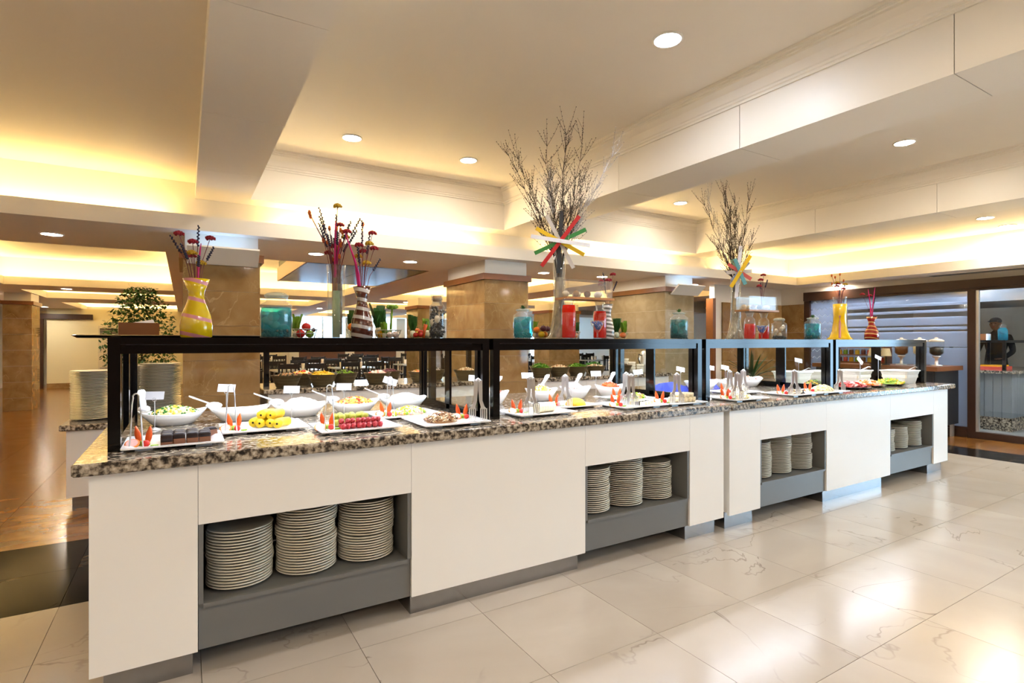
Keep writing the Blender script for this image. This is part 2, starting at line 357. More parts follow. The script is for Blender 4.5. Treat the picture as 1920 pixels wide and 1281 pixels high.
# moulded drop panels at the back of the two high bays
for x0, x1 in ((.52, 3.2), (3.67, 6.49)):
    cpart('drop_panel', (x0, 5.48, 2.64), (x1, 5.725, 3.1), 'plaster')
prof = [(0, 2.93), (.012, 2.93), (.012, 2.945), (.022, 2.95), (.022, 2.965), (.03, 2.97), (.05, 3.02), (.085, 3.05), (.085, 3.062), (.098, 3.066), (.098, 3.078), (.11, 3.082), (.11, 3.1), (0, 3.1)]
for x0, x1 in ((.52, 3.2), (3.67, 6.49)):
    MB().loft([[(x, 5.48-d, z) for d, z in prof] for x in (x0, x1)]).build('crown_moulding', 'plaster', ceiling)
    MB().loft([[(x0+d, y, z) for d, z in prof] for y in (-5, 5.48)]).build('crown_moulding', 'plaster', ceiling)
    MB().loft([[(x1-d, y, z) for d, z in prof] for y in (-5, 5.48)]).build('crown_moulding', 'plaster', ceiling)
# warm LED strips lying in the coves
def strip(x0, y0, x1, y1, z=2.42): cpart('cove_light', (x0, y0, z-.001), (x1, y1, z+.012), 'cove')
for xa_, xb_ in ((-4.3, -.12), (.74, 2.98), (3.9, 6.27), (7.16, 9.1)): strip(xa_, 5.60, xb_, 5.63)
strip(9.08, -4.4, 9.11, 5.5); strip(-4.1, -4.4, -4.07, 5.5)
for (ya, y0), (y1, yb) in zip(rows[:-1], rows[1:]):
    for (xa, x0), (x1, xb) in zip(cols[:-1], cols[1:]):
        strip(x0-.15, y0-.19, x1+.15, y0-.16); strip(x0-.15, y1+.16, x1+.15, y1+.19)
        strip(x0-.19, y0-.1, x0-.16, y1+.1); strip(x1+.16, y0-.1, x1+.19, y1+.1)
# glossy dropped canopy over the salad bar
can = thing('ceiling_canopy', 'dropped ceiling canopy with steel underside coloured with blue window reflections and brown wooden sides', 'canopy', (1.25, 6.87, 2.29))
BX((.02, .02, .005), (1.56, 2.31, .3)).build('canopy_body', 'blackflat', can)
for k in range(2):
    for j in range(2): BX((.02+k*.772, .02+j*1.147, 0), (.785+k*.772, 1.16+j*1.147, .012)).build('canopy_panel', 'reflsteel', can)
BX((0, 0, -.002), (.02, 2.33, .2)).build('canopy_side', 'wood', can); BX((1.56, 0, -.002), (1.58, 2.33, .2)).build('canopy_side', 'wood', can)
# downlights
dl = {}
def downlight(x, y, z, kind='dwarm', r=.075, label=None, group=None):
    if kind not in dl:
        t = thing('downlight', label, 'downlight', (x, y, z), 0, group)
        MB().lathe([(r+.012, .004), (r+.014, -.006), (r, -.009), (r-.002, .004)], 28, close=False).build('ring', 'white', t, smooth=True)
        MB().lathe([(r-.001, -.004), (r-.001, .01)], 28).build('lens', kind, t); dl[kind] = t
    else: copy_tree(dl[kind], (x, y, z), 0, label, group)
LH = 'round recessed downlight in the high ceiling between the panelled beams'; GH = 'downlights in the high coffers'
LS = 'round recessed downlight in the low soffit behind the buffet'; GS = 'downlights in the low soffit'
downlight(2.41, 2.24, 3.1, 'dcool', label='cool white recessed downlight reflected in the panelled beam', group=GH)
for x, y in ((1.24, 4.73), (2.36, 4.73), (1.24, 2.24), (1.24, -.3), (2.41, -.3), (1.24, -2.8), (2.41, -2.8), (5.45, 2.32), (5.39, 4.8), (4.4, -.3), (5.45, -.3), (4.4, -2.8), (5.45, -2.8), (4.35, 2.32)):  # rows behind the camera are unseen, added for even illumination
    downlight(x, y, 3.1, 'dwarm', label=LH, group=GH)
for x, y in ((7.98, 2.57), (8.75, 2.6), (7.98, 0), (7.98, -2.5)):  # those out of view are added to carry on the even lighting
    downlight(x, y, 2.78, 'dwarm', label='round recessed downlight in the plain low ceiling beyond the last beam', group='downlights in the right bay')
for x, y in ((-1.4, -2.5), (-2.8, -2.5), (-1.4, -.6), (-2.8, -.6), (-.45, -1.0)):  # all out of view, added to brighten the counter's left end
    downlight(x, y, 2.78, 'dwarm', label='added downlight, out of view, in the plain ceiling left of the beam', group='added downlights in the left bay')
for x, y in ((1.22, 6.12), (2.3, 6.15), (4.25, 6.2), (5.23, 6.12), (7.26, 6.19), (8.38, 6.25), (-1.81, 12.5), (-2.99, 14.6), (-3.26, 19.3), (-3.25, 17.2), (6.25, 10.9), (4.6, 12.55), (3.3, 16.1), (7.9, 12.5), (9.31, 4.95), (-1.0, 6.2)):
    downlight(x, y, 2.29, 'dwarm', label=LS, group=GS)
# ---------------------------------------------------------------- pillars
def pillar(x0, x1, y0, y1, m, label, z0=0):
    t = thing('pillar', label, 'pillar', ((x0+x1)/2, (y0+y1)/2, 0)); cx, cy = (x0+x1)/2, (y0+y1)/2
    hx, hy = (x1-x0)/2, (y1-y0)/2
    BX((-hx+.015, -hy+.015, 0), (hx-.015, hy-.015, 2.29)).build('plaster_core', 'white', t)
    zs = [0, .24, .55, .86, 1.17, 1.48, 1.79, 2.06]
    for a, b in zip(zs[:-1], zs[1:]):
        BX((-hx, -hy, a+.0008), (hx, -hy+.016, b-.0008)).build('marble_slab', m, t)
        BX((-hx, hy-.016, a+.0008), (hx, hy, b-.0008)).build('marble_slab', m, t)
        n = max(1, round(2*hy/.6)); w_ = (2*hy-.034)/n
        for k in range(n):
            for sx in (-1, 1):
                BX((min(sx*hx, sx*(hx-.016)), -hy+.017+k*w_+.0008, a+.0008), (max(sx*hx, sx*(hx-.016)), -hy+.017+(k+1)*w_-.0008, b-.0008)).build('marble_slab', m, t)
    BX((-hx-.03, -hy-.03, 2.06), (hx+.03, hy+.03, 2.13)).build('wood_band', 'wood', t)
    return t
pillar(-.01, .6, 5.5, 6.6, 'amber', 'amber marble pillar beside the tall plate stacks')
pillar(2.97, 3.57, 5.54, 6.6, 'amber', 'amber marble pillar between the two salad bars')
pillar(5.92, 6.52, 5.55, 6.75, 'stone', 'grey-beige marble pillar beside the passage to the dining hall')
pillar(-2.99, -2.56, 14, 14.7, 'amber', 'amber marble pillar standing by the cream wall of the corridor')
pillar(4.36, 4.9, 11.2, 11.9, 'stone', 'marble pillar among the dining tables behind the first salad bar')
pillar(7.85, 8.8, 11.2, 11.9, 'stone', 'wide marble pillar among the dining tables behind the leafy salad bar')
def uplight(x, y, z, lab):
    t = thing('wall_uplighter', lab, 'wall light', (x, y, z))
    P = [(-.005, 0), (-.03, 0), (-.17, .13), (-.155, .145), (-.02, .02), (-.005, .02)]
    MB().loft([[(xx, a, b) for a, b in P] for xx in (-.28, .28)]).build('shade', 'white', t)
    BX((-.2, -.07, .06), (.2, -.05, .08)).build('lamp_tube', 'uplamp', t); BX((-.21, -.055, .03), (.21, .0, .058)).build('bracket', 'white', t)
M['uplamp'] = emis('blue_white_tube', '9cc8ff', 7)
uplight(.30, 5.5, 2.02, 'white angled uplighter on the amber pillar beside plate stacks')
uplight(6.30, 5.55, 2.02, 'white angled uplighter on the grey-beige pillar')
# ---------------------------------------------------------------- walls
struct('wall_left', BX((-4.6, -5, 0), (-4.5, 22, 3.3)), 'white')
struct('wall_front', BX((-4.5, -5.1, 0), (9.42, -5, 3.3)), 'brownpanel')
wr = struct('wall_rear', BX((-4.5, 22, 0), (3.4, 22.1, 3.3)), 'white')
BX((3.4, 22, 2.3), (15, 22.1, 3.3)).build('wall_header', 'white', wr); BX((3.4, 22, 0), (15, 22.1, .35)).build('wall_sill', 'white', wr)
for k in range(6):
    x = 3.4+k*2.1
    BX((x, 21.95, .3), (x+.35, 22.1, 2.3)).build('window_pier', 'white', wr)
    if k < 5:
        BX((x+.35, 22.0, .35), (x+2.1, 22.08, 1.35)).build('brown_panel', 'brownpanel', wr)
        wn = struct('window_%d' % (k+1), BX((x+.35, 22.04, 1.35), (x+2.1, 22.05, 2.3)), 'glass')
        for q in (0, .86): BX((x+.35+q, 22.0, 1.35), (x+.40+q, 22.09, 2.3)).build('window_frame', 'white', wn)
        BX((x+.35, 22.0, 1.33), (x+2.1, 22.09, 1.38)).build('window_frame', 'white', wn)
struct('wall_far_right', BX((15, 1.6, 0), (15.1, 22.1, 3.3)), 'white')
M['corridor'] = mat('corridor_cream', 'e6dcb4', .6)
wc = struct('wall_corridor', BX((-3.35, 20.1, 0), (1.0, 20.25, 2.29)), 'corridor')
BX((-3.35, 20.07, 0), (-1.0, 20.1, .14)).build('skirting', 'amber', wc)
d1 = struct('door_1', BX((-3.62, 20.05, 0), (-3.42, 20.15, 2.0)), 'darkwood')
BX((-3.75, 20.0, 1.98), (-2.3, 20.1, 2.13)).build('door_header', 'darkwood', d1)
wm = struct('wall_marble', BX((7.55, 6.0, 0), (9.6, 6.1, 2.29)), 'white')
for i in range(3):
    for j in range(4): BX((7.73+i*.60+.001, 5.975, .5*j+.001), (7.73+(i+1)*.60-.001, 6.0, .5*(j+1)-.001)).build('marble_slab', 'amber', wm)
struct('trim_1', BX((7.49, 5.98, 0), (7.56, 6.12, 2.06)), 'wood')
struct('wall_kitchen_back', BX((9.6, 6.2, 0), (15, 6.3, 2.6)), 'white')
struct('wall_kitchen_side', BX((9.5, 1.5, 0), (15, 1.6, 3.3)), 'white')
wq = struct('wall_return', BX((9.40, 5.56, 0), (9.5, 6.0, 2.29)), 'white')
for j in range(4): BX((9.375, 5.565, .5*j+.001), (9.40, 5.97, .5*(j+1)-.001)).build('marble_slab', 'amber', wq)
# glazed partition to the kitchen: dark wood frame, frosted panes, door
wg = struct('wall_right', BX((9.40, 1.55, 2.2), (9.5, 5.555, 2.29)), 'plaster')
BX((9.36, 1.55, 2.05), (9.5, 5.56, 2.2)).build('head_rail', 'darkwood', wg)
BX((9.32, 2.0, 2.08), (9.36, 4.4, 2.2)).build('pelmet', 'darkwood', wg)
BX((9.38, 5.46, 0), (9.48, 5.56, 2.05)).build('frame_post', 'darkwood', wg)
BX((9.38, 3.22, .1), (9.48, 5.46, .14)).build('bottom_rail', 'darkwood', wg); BX((9.36, 3.22, 0), (9.5, 5.46, .11)).build('plinth', 'darkwood', wg)
w7 = struct('window_7', BX((9.425, 4.86, .14), (9.435, 5.46, 2.05)), 'frostzig')
w8 = struct('window_8', BX((9.425, 3.23, .14), (9.435, 4.85, 2.05)), 'frost')
BX((9.415, 4.848, .14), (9.445, 4.862, 2.05)).build('glazing_bar', 'chrome', w8)
dr = struct('door_2', BX((9.38, 3.13, 0), (9.48, 3.22, 2.05)), 'darkwood')
BX((9.38, 1.95, 0), (9.48, 2.04, 2.05)).build('door_stile', 'darkwood', dr); BX((9.38, 2.04, 0), (9.48, 3.13, .09)).build('bottom_rail', 'darkwood', dr)
BX((9.425, 2.04, .09), (9.435, 3.13, 2.05)).build('door_glass', 'glass', dr)
BX((9.40, 3.10, .09), (9.45, 3.13, 2.05)).build('glazing_bead', 'chrome', dr)
struct('wall_right_pier', BX((9.40, 1.3, 0), (9.5, 1.95, 3.3)), 'white'); struct('wall_right_top', BX((9.455, -5, 2.3), (9.5, 6.0, 3.3)), 'white')
struct('wall_right_end', BX((9.42, -5, 0), (9.5, -4.2, 2.3)), 'white')
w9 = struct('window_9', BX((9.45, -4.2, .1), (9.46, 1.3, 2.3)), 'glass')
for k in range(5): BX((9.42, -4.2+k*1.36, .1), (9.5, -4.14+k*1.36, 2.3)).build('window_mullion', 'darkwood', w9)
BX((9.42, -4.2, 0), (9.5, 1.3, .1)).build('window_sill', 'darkwood', w9)
# air grille above the kitchen door
gr = thing('air_grille', 'grey linear air grille in the soffit above the kitchen door', 'vent', (9.2, 2.1, 2.29))
BX((-.09, -.4, -.012), (.09, 1.5, 0)).build('grille_frame', 'white', gr)
for k in range(4): BX((-.07+k*.04, -.38, -.018), (-.05+k*.04, 1.48, -.010)).build('slat', 'grey', gr)
# ---------------------------------------------------------------- buffet counters
def counter(x0, x1, niches, kicks, label, yb=3.9):
    t = thing('buffet_counter', label, 'counter', (x0, 2.5, 0))
    L = x1-x0; D = yb-2.5
    edges = [0]
    for a, b in niches: edges += [a-x0, b-x0]
    edges.append(L)
    for i in range(0, len(edges), 2):                       # full-height front panels
        BX((edges[i]+.0015, 0, .103), (edges[i+1]-.0015, .02, .855)).build('front_panel', 'panel', t)
        BX((edges[i]+.002, .02, .12), (edges[i+1]-.002, D-.02, .855)).build('carcass', 'panel', t)
    for a, b in niches:
        a -= x0; b -= x0
        BX((a, 0, .609), (b, .02, .855)).build('upper_panel', 'panel', t)
        n = BX((a+.001, .015, .103), (b-.001, .60, .288)).build('niche_shelf', 'grey', t)
        BX((a, .62, .288), (b, .64, .855)).build('niche_back', 'grey', n)
        BX((a+.0005, .004, .288), (a+.018, .62, .609)).build('niche_cheek', 'grey', n); BX((b-.018, .004, .288), (b-.0005, .62, .609)).build('niche_cheek', 'grey', n)
        BX((a, .021, .62), (b, .62, .64)).build('niche_top', 'grey', n)
        BX((a+.018, -.001, .272), (b-.018, .016, .2895)).build('shelf_lip', 'grey', n)
        BX((a, .64, .4), (b, D-.02, .855)).build('carcass', 'panel', t)
    for a, b in kicks: BX((a-x0, .045, 0), (b-x0, D-.06, .121)).build('kick_plate', 'steel', t)
    BX((0, D-.02, .103), (L, D, .855)).build('back_panel', 'panel', t)
    return t
counter(-.30, 3.245, [(.048, .94), (2.01, 2.897)], [(-.26, .03), (.95, 1.985), (2.90, 3.2)], 'long cream buffet counter carrying the brownie platter, two plate niches below')
counter(3.305, 6.80, [(3.66, 4.54), (5.60, 6.48)], [(3.31, 3.625), (4.56, 5.53), (6.45, 6.76)], 'cream buffet counter carrying the white tubs, two plate niches below')
def wtop(name, x0, x1, y0, y1, z0, z1, lab):
    b = .006
    o = MB().loft([rrect((x1-x0)/2-b, (y1-y0)/2-b, .008, 0, 2), rrect((x1-x0)/2, (y1-y0)/2, .01, b, 2), rrect((x1-x0)/2, (y1-y0)/2, .01, z1-z0-b, 2), rrect((x1-x0)/2-b, (y1-y0)/2-b, .008, z1-z0, 2)]).build(name, 'granite', None, ((x0+x1)/2, (y0+y1)/2, z0))
    return tag(o, lab, 'countertop')
wtop('granite_worktop', -.345, 3.272, 2.455, 3.95, .854, .9, 'speckled granite worktop under the brownie platter')
wtop('granite_worktop', 3.276, 6.87, 2.455, 3.95, .854, .9, 'speckled granite worktop under the white tubs')
# ---------------------------------------------------------------- sneeze guards
def guard(x0, x1, lab, leftpane=False):
    t = thing('sneeze_guard', lab, 'sneeze guard', (x0, 2.67, .9)); W = x1-x0; D = .95; p = .042; H = .457
    for px in (0, W-p):
        for py in (0, D-p): BX((px, py, -.002), (px+p, py+p, H)).build('post', 'black', t)
    for py, o in ((0, 0), (D-p, 0)):
        BX((p, py, .427), (W-p, py+p, H)).build('top_rail', 'black', t)
        BX((p, py+.008, .390), (W-p, py+p-.004, .4265)).build('lower_rail', 'black', t)
    for px in (0, W-p): BX((px, p, .392), (px+p, D-p, H)).build('side_rail', 'black', t)
    BX((p, p, .440), (W-p, D-p, H-.001)).build('top_panel', 'black', t)
    for py in (.13, .66):
        l = BX((p+.01, py-.02, .418), (W-p-.01, py+.02, .441)).build('lamp_channel', 'chrome', t)
        BX((p+.03, py-.012, .4165), (W-p-.03, py+.012, .419)).build('lamp_strip', 'led', l)
    sides = [W-.036]+([.012] if leftpane else [])
    for sx in sides:
        fr = BX((sx, p, 0), (sx+.024, D-p, .05)).build('side_frame', 'black', t)
        BX((sx, D*.50, .05), (sx+.024, D*.50+.05, .392)).build('stile', 'black', fr); BX((sx-.016, D*.50-.055, .02), (sx-.001, D*.50-.005, .392)).build('stile', 'black', fr)
        BX((sx, D-p-.03, .05), (sx+.024, D-p, .392)).build('stile', 'black', fr); BX((sx-.016, p, .02), (sx-.001, p+.035, .392)).build('stile', 'black', fr)
        BX((sx-.016, p, 0), (sx-.001, D*.5, .05)).build('bottom_track', 'black', fr)
        BX((sx-.010, p+.035, .05), (sx-.006, D*.50-.05, .392)).build('sliding_pane', 'glass', fr); BX((sx+.010, D*.50+.05, .05), (sx+.014, D-p-.03, .392)).build('sliding_pane', 'glass', fr)
    return t
GX = [(-.26, 1.462), (1.488, 3.222), (3.268, 4.953), (5.0, 6.75)]
guard(*GX[0], 'black framed sneeze guard above the brownies, yellow vase on its end', True)
guard(*GX[1], 'black framed sneeze guard carrying the large coloured slat star')
guard(*GX[2], 'black framed sneeze guard carrying the small coloured slat star')
guard(*GX[3], 'black framed sneeze guard above the white tubs')
ST = 1.357
tr = tag(MB().loft([rrect(.46, .2, .02, 0), rrect(.48, .22, .03, .012), rrect(.47, .21, .03, .015), rrect(.45, .19, .02, .006)]).build('serving_tray', 'black', None, (.03, 3.40, ST)), 'flat black tray jutting past the guard end under the wooden napkin box', 'tray')
nb = thing('napkin_box', 'small brown wooden box with a folded white napkin on the black tray', 'box', (-.20, 3.38, ST+.008), .1)
bxm = MB()
for a, b in (((-.085, -.06, 0), (.085, -.05, .07)), ((-.085, .05, 0), (.085, .06, .07)), ((-.085, -.05, 0), (-.075, .05, .07)), ((.075, -.05, 0), (.085, .05, .07)), ((-.075, -.05, 0), (.075, .05, .008))): bxm.box(a, b)
bxm.build('box_body', 'wood', nb)
MB().loft([[(-.06, -.045, .05), (.07, -.045, .06), (.07, .045, .06), (-.06, .045, .05)], [(-.05, -.04, .066), (.06, -.04, .088), (.06, .04, .088), (-.05, .04, .066)]]).build('napkin', 'card', nb)
# ---------------------------------------------------------------- dinner plates
pm = MB(); rp = .133
pm.lathe([(.074, 0), (.082, .003), (.104, .0065), (rp-.004, .0118), (rp, .0128), (rp+.0005, .0148), (rp-.001, .0163), (rp-.006, .0166), (.106, .0120), (.086, .007), (.0, .0065)], 30, close=False)
plate0 = pm.build('dinner_plate', 'plate', None, (0, 0, -5), smooth=True)
used = [False]
def stack(x, y, z, n, lab, grp, pitch=.0122, jx=.003, twist=(), sc=1.0):
    ox = oy = 0
    for k in range(n):
        if k in twist: ox, oy = random.uniform(-.0045, .0045), random.uniform(-.007, .007)
        p = plate0 if not used[0] else plate0.copy()
        if used[0]: COL.objects.link(p)
        used[0] = True
        p.location = (x+ox+random.uniform(-1, 1)*jx*.5, y+oy+random.uniform(-1, 1)*jx*.5, z+k*pitch); p.scale = (sc, sc, 1)
        tag(p, lab.replace('ivory dinner plate,', 'topmost plate,').replace('ivory plate', 'topmost plate') if k == n-1 else lab, 'plate', grp)
NS = ['niche under the brownies', 'niche under the large slat star', 'niche under the small slat star', 'niche under the tubs']
order = ['stack on the brownie side', 'middle stack', 'stack on the tub side']
for ni, (xa, cnt) in enumerate(((.048, (20, 25, 23)), (2.01, (22, 25, 20)), (3.66, (22, 25, 24)), (5.60, (17, 17, 20)))):
    for si in range(3):
        stack(xa+.1635+si*.279, 2.68+random.uniform(-.008, .008), .2905, cnt[si], 'ivory dinner plate, %s in the %s' % (order[si], NS[ni]), 'plates in the %s' % NS[ni], twist=(6, 10, 13, 17, 19))
# ---------------------------------------------------------------- low plate counter and salad bars behind
def cab(x0, x1, y0, y1, h, lab, label_top, kick=True):
    t = thing('low_counter' if h < .8 else 'salad_bar', lab, 'counter', (x0, y0, 0)); L = x1-x0; D = y1-y0
    n = max(1, round(L/.8))
    for k in range(n): BX((.04+k*(L-.08)/n+.001, .04, .1), (.04+(k+1)*(L-.08)/n-.001, .06, h-.045)).build('front_panel', 'panel', t)
    BX((.04, .06, .1), (L-.04, D-.04, h-.045)).build('carcass', 'panel', t); BX((.07, .1, 0), (L-.07, D-.07, .1)).build('kick_plate', 'steel', t)
    wtop('granite_worktop', x0, x1, y0, y1, h-.046, h, label_top)
cab(-.84, -.03, 5.46, 6.2, .68, 'low cream counter under the tall plate stacks', 'granite top of the low counter under the tall plate stacks')
cab(.62, 2.94, 5.39, 6.25, .9, 'cream salad bar counter between two amber pillars', 'granite top of the salad bar between two amber pillars')
cab(3.6, 5.9, 5.39, 6.25, .9, 'cream salad bar counter carrying the leafy salads', 'granite top under the leafy salad bowls')
big = MB(); big.lathe([(.085, 0), (.1, .005), (.135, .011), (.158, .015), (.16, .018), (.154, .019), (.12, .014), (.1, .009), (0, .008)], 30, close=False)
stack(-.67, 5.84, .68, 33, 'ivory plate in the tall stack at the free end of the low counter', 'plates on the low counter', .0124, sc=1.17)
for q, (x, y, n) in enumerate(((-.35, 5.93, 35), (-.175, 5.66, 37))):
    b2 = MB()
    for k in range(n):
        dx, dy = random.uniform(-.003, .003), random.uniform(-.003, .003)
        for (r0, z0), (r1, z1) in (((.09, 0), (.155, .0155)), ((.155, .0155), (.154, .018)), ((.154, .018), (.09, .01))):
            b2.lathe([(r0, z0+k*.0126), (r1, z1+k*.0126)], 28, (dx, dy, 0), close=False)
    b2.lathe([(.1, n*.0126-.006), (.0, n*.0126-.006)], 28, close=False)
    tag(b2.build('plate_pile', 'plate', None, (x, y, .679), smooth=False), ['tall pile of ivory plates half hidden by the guard post', 'tall pile of ivory plates against the amber pillar'][q], 'plates', 'plates on the low counter', 'stuff')
# ---------------------------------------------------------------- platters, bowls, tongs, cards, food on the buffet
CT = .9
pl0 = None
def platter(x0, x1, y0, y1, lab, rz=0):
    hx, hy = (x1-x0)/2, (y1-y0)/2; c = ((x0+x1)/2, (y0+y1)/2, CT)
    mb = MB()
    mb.loft([rrect(hx-.05, hy-.05, .01, .004, 2), rrect(hx, hy, .008, .014, 2), rrect(hx, hy, .008, .0195, 2), rrect(hx-.028, hy-.028, .008, .018, 2), rrect(hx-.045, hy-.045, .008, .011, 2)])
    t = thing('platter', lab, 'platter', c, rz); mb.build('dish', 'porcelain', t)
    for s in (-1, 1): BX((s*(hx-.075)-.03, -hy+.04, -.001), (s*(hx-.075)+.03, hy-.04, .0045)).build('foot', 'porcelain', t)
    return c
PF = CT+.0108
def tongs(x, y, z, w_, h, style, lab, rz=0):
    t = thing('serving_tongs', lab, 'tongs', (x, y, z), rz)
    if style == 0:
        pts = []
        for s, ks in ((-1, range(0, 8)), (1, range(7, -1, -1))):
            for k in ks:
                u = k/7; pts.append((s*w_/2*(1-.45*u**.7) if u < 1 else s*w_*.22, 0, .003+(h-.02)*u))
        arc = [(w_*.28*math.cos(a), 0, h-.02+.02*math.sin(a)) for a in (R(150), R(120), R(90), R(60), R(30))]
        pts = pts[:8]+arc+pts[8:]
        MB().tube(pts, .0028, 6).build('wire_loop', 'chrome', t, smooth=True)
    else:
        for s in (-1, 1):
            arm = MB().loft([[(s*w_*f+dx*wd, dy, zz) for dx, dy in ((-1, -.003), (1, -.003), (1, .003), (-1, .003))] for f, wd, zz in ((.18, .011, h), (.2, .011, h*.75), (.24, .009, h*.5), (.40, .010, h*.36), (.48, .016, h*.3))])
            a = arm.build('arm', 'chrome', t)
            fk = MB()
            for k in range(4): fk.obox((s*w_*.49+(k-1.5)*.0105, 0, h*.16), (.006, .004, h*.31))
            fk.build('fork_end', 'chrome', a)
        MB().tube([(-w_*.18, 0, h-.004), (0, 0, h+.006), (w_*.18, 0, h-.004)], .009, 8).build('hinge', 'chrome', t, smooth=True)
def card(x, y, h, lab, rz=0, tilt=0, z=CT, sc=1.0):
    t = thing('card_holder', lab, 'label holder', (x, y, z), rz)
    MB().lathe([(.028, 0), (.028, .003), (.012, .009), (.003, .012)], 18).build('base', 'chrome', t, smooth=True)
    MB().tube([(0, 0, .008), (0, 0, h-.03)], .0022, 6).build('stem', 'chrome', t)
    MB().tube([(.009*math.cos(a), -.004, h-.025+.009*math.sin(a)) for a in [k*math.pi/5 for k in range(11)]], .0014, 5).build('clip_ring', 'chrome', t)
    MB().obox((0, .002, h-.005), (.085*sc, .0012, .042*sc), (R(-18), tilt, 0)).build('name_card', 'card', t)
def garnish(x, y, z, lab, s=1.0, rz=0):
    t = thing('fruit_garnish', lab, 'garnish', (x, y, z), rz)
    for dx, an in ((-.016, -.22), (.014, .16)):
        L = []
        for k in range(7):
            u = k/6; wv = .012*s*math.sin(math.pi*(.12+.86*u))
            cx = dx+math.sin(an)*u*.07; L.append([(cx-wv, -.003, .005+u*.075*s), (cx, -.006, .005+u*.075*s), (cx+wv, -.003, .005+u*.075*s), (cx+wv, .003, .005+u*.075*s), (cx-wv, .003, .005+u*.075*s)])
        MB().loft(L).build('carrot_slice', 'carrot', t, smooth=True)
    MB().lathe([(.02, 0), (.021, .012), (.018, .02)], 12, (0, .004, 0)).build('cucumber_base', 'cucumber', t, smooth=True)
    o = MB().lathe([(.026, 0), (.027, .004), (.024, .006)], 16, (0, 0, 0)).build('citrus_slice', 'orange', t, (-.03, -.028, .01)); o.rotation_euler = (R(35), R(12), 0)
    o = MB().lathe([(.021, .0055), (.021, .0075)], 16).build('citrus_flesh', 'pinkish', o)
    MB().ball((.024, -.03, .013), (.015, .014, .014), 8, 6).build('strawberry', 'tomato', t, smooth=True)
    MB().lathe([(.014, 0), (.014, .006)], 10, (.052, -.02, 0)).build('lime_slice', 'lime', t)
def heap(name, lab, cat, c, rx, ry, h, mats, n, shape, size, parent_kind='stuff', grp=None, core=True):
    """an uncountable serving: real pieces over a low dome"""
    mb = MB()
    if core: mb.loft([[(rx*s*math.cos(2*math.pi*k/16), ry*s*math.sin(2*math.pi*k/16), h*z) for k in range(16)] for s, z in ((.9, 0), (.86, .3), (.62, .66), (.3, .84))])
    from mathutils import Euler
    for k in range(n):
        a = random.uniform(0, 2*math.pi); r = math.sqrt(random.random())*.95
        p = (rx*r*math.cos(a), ry*r*math.sin(a), h*.88*math.cos(r*math.pi/2*.92)+size*.2)
        mb.cm = random.randrange(len(mats)); e = Euler((random.uniform(-.8, .8), random.uniform(-.8, .8), random.uniform(0, 6.3)))
        if shape == 'ball': mb.ball(p, size*random.uniform(.7, 1.2), 6, 4, .15)
        elif shape == 'box': mb.obox(p, (size*1.6, size*1.2, size), e)
        elif shape == 'stick': mb.obox(p, (size*4, size*.8, size*.7), e)
        elif shape == 'leaf':
            q = e.to_matrix(); mb.add([Vector(p)+q @ Vector(v) for v in ((-size*1.6, 0, 0), (0, -size*.8, size*.5), (size*1.8, 0, size*.2), (0, size*.8, size*.5))], [(0, 1, 2, 3)])
        elif shape == 'disc': mb.ball(p, (size*1.3, size*1.3, size*.3), 8, 4, 0, e)
    return tag(mb.build(name, mats, None, c), lab, cat, grp, parent_kind)
def boat(x, y, lab, L=.2, W=.115, rz=0, h=.062, tip=.35):
    n = 28; mb = MB()
    def ring(s, z, lift):
        out = []
        for k in range(n):
            a = 2*math.pi*k/n; c_, s_ = math.cos(a), math.sin(a)
            out.append((L*s*math.copysign(abs(c_)**.85, c_), W*s*math.copysign(abs(s_)**1.0, s_), z+lift*abs(c_)**3))
        return out
    mb.loft([ring(.52, 0, 0), ring(.60, .004, 0), ring(.84, h*.6, h*tip*.5), ring(1.0, h, h*tip), ring(.965, h+.003, h*tip), ring(.93, h*.92, h*tip), ring(.78, h*.55, h*tip*.3), ring(.5, .012, 0)])
    o = mb.build('boat_bowl', 'porcelain', None, (x, y, CT), smooth=True, rz=rz); return tag(o, lab, 'bowl')
def spoon(x, y, z, lab, rz, pitch=.5, L=.16):
    t = thing('serving_spoon', lab, 'spoon', (x, y, z), rz)
    MB().ball((0, 0, 0), (.042, .03, .02), 12, 6).build('spoon_bowl', 'porcelain', t, smooth=True)
    dx, dz = math.cos(pitch), math.sin(pitch)
    MB().loft([[(a*dx-b*dz*0, s*wd, a*dz+q) for s, q in ((-1, 0), (-1, .007), (1, .007), (1, 0))] for a, b, wd in ((.02, 0, .012), (L*.6, 0, .014), (L*.85, 0, .020), (L, 0, .012))]).build('handle', 'porcelain', t)
# platters in front row and second row
W_ = [('brownies', -.214, .147, 2.60, 2.93), ('bananas', .15, .535, 2.82, 3.15), ('sugared grapes', .545, .935, 2.60, 2.94), ('cereal pieces', .925, 1.31, 2.93, 3.26),
      ('sliced almonds', 1.03, 1.40, 2.53, 2.90), ('cream roll', 1.635, 2.04, 2.61, 2.91), ('orange pudding dome', 2.03, 2.40, 2.80, 3.12), ('layer cake slices', 2.40, 2.79, 2.58, 2.90),
      ('cut melon', 2.72, 3.06, 2.93, 3.22), ('rolled pancakes', 2.80, 3.162, 2.565, 2.88), ('potato salad', 3.40, 3.775, 2.50, 2.80), ('shredded cabbage', 3.84, 4.2, 2.83, 3.14), ('chocolate curls', 4.10, 4.50, 2.50, 2.80), ('chopped egg', 4.515, 4.893, 2.49, 2.82)]
pc = {}
for n_, a, b, c_, d in W_: pc[n_] = platter(a, b, c_, d, 'white rectangular platter holding the %s' % n_)
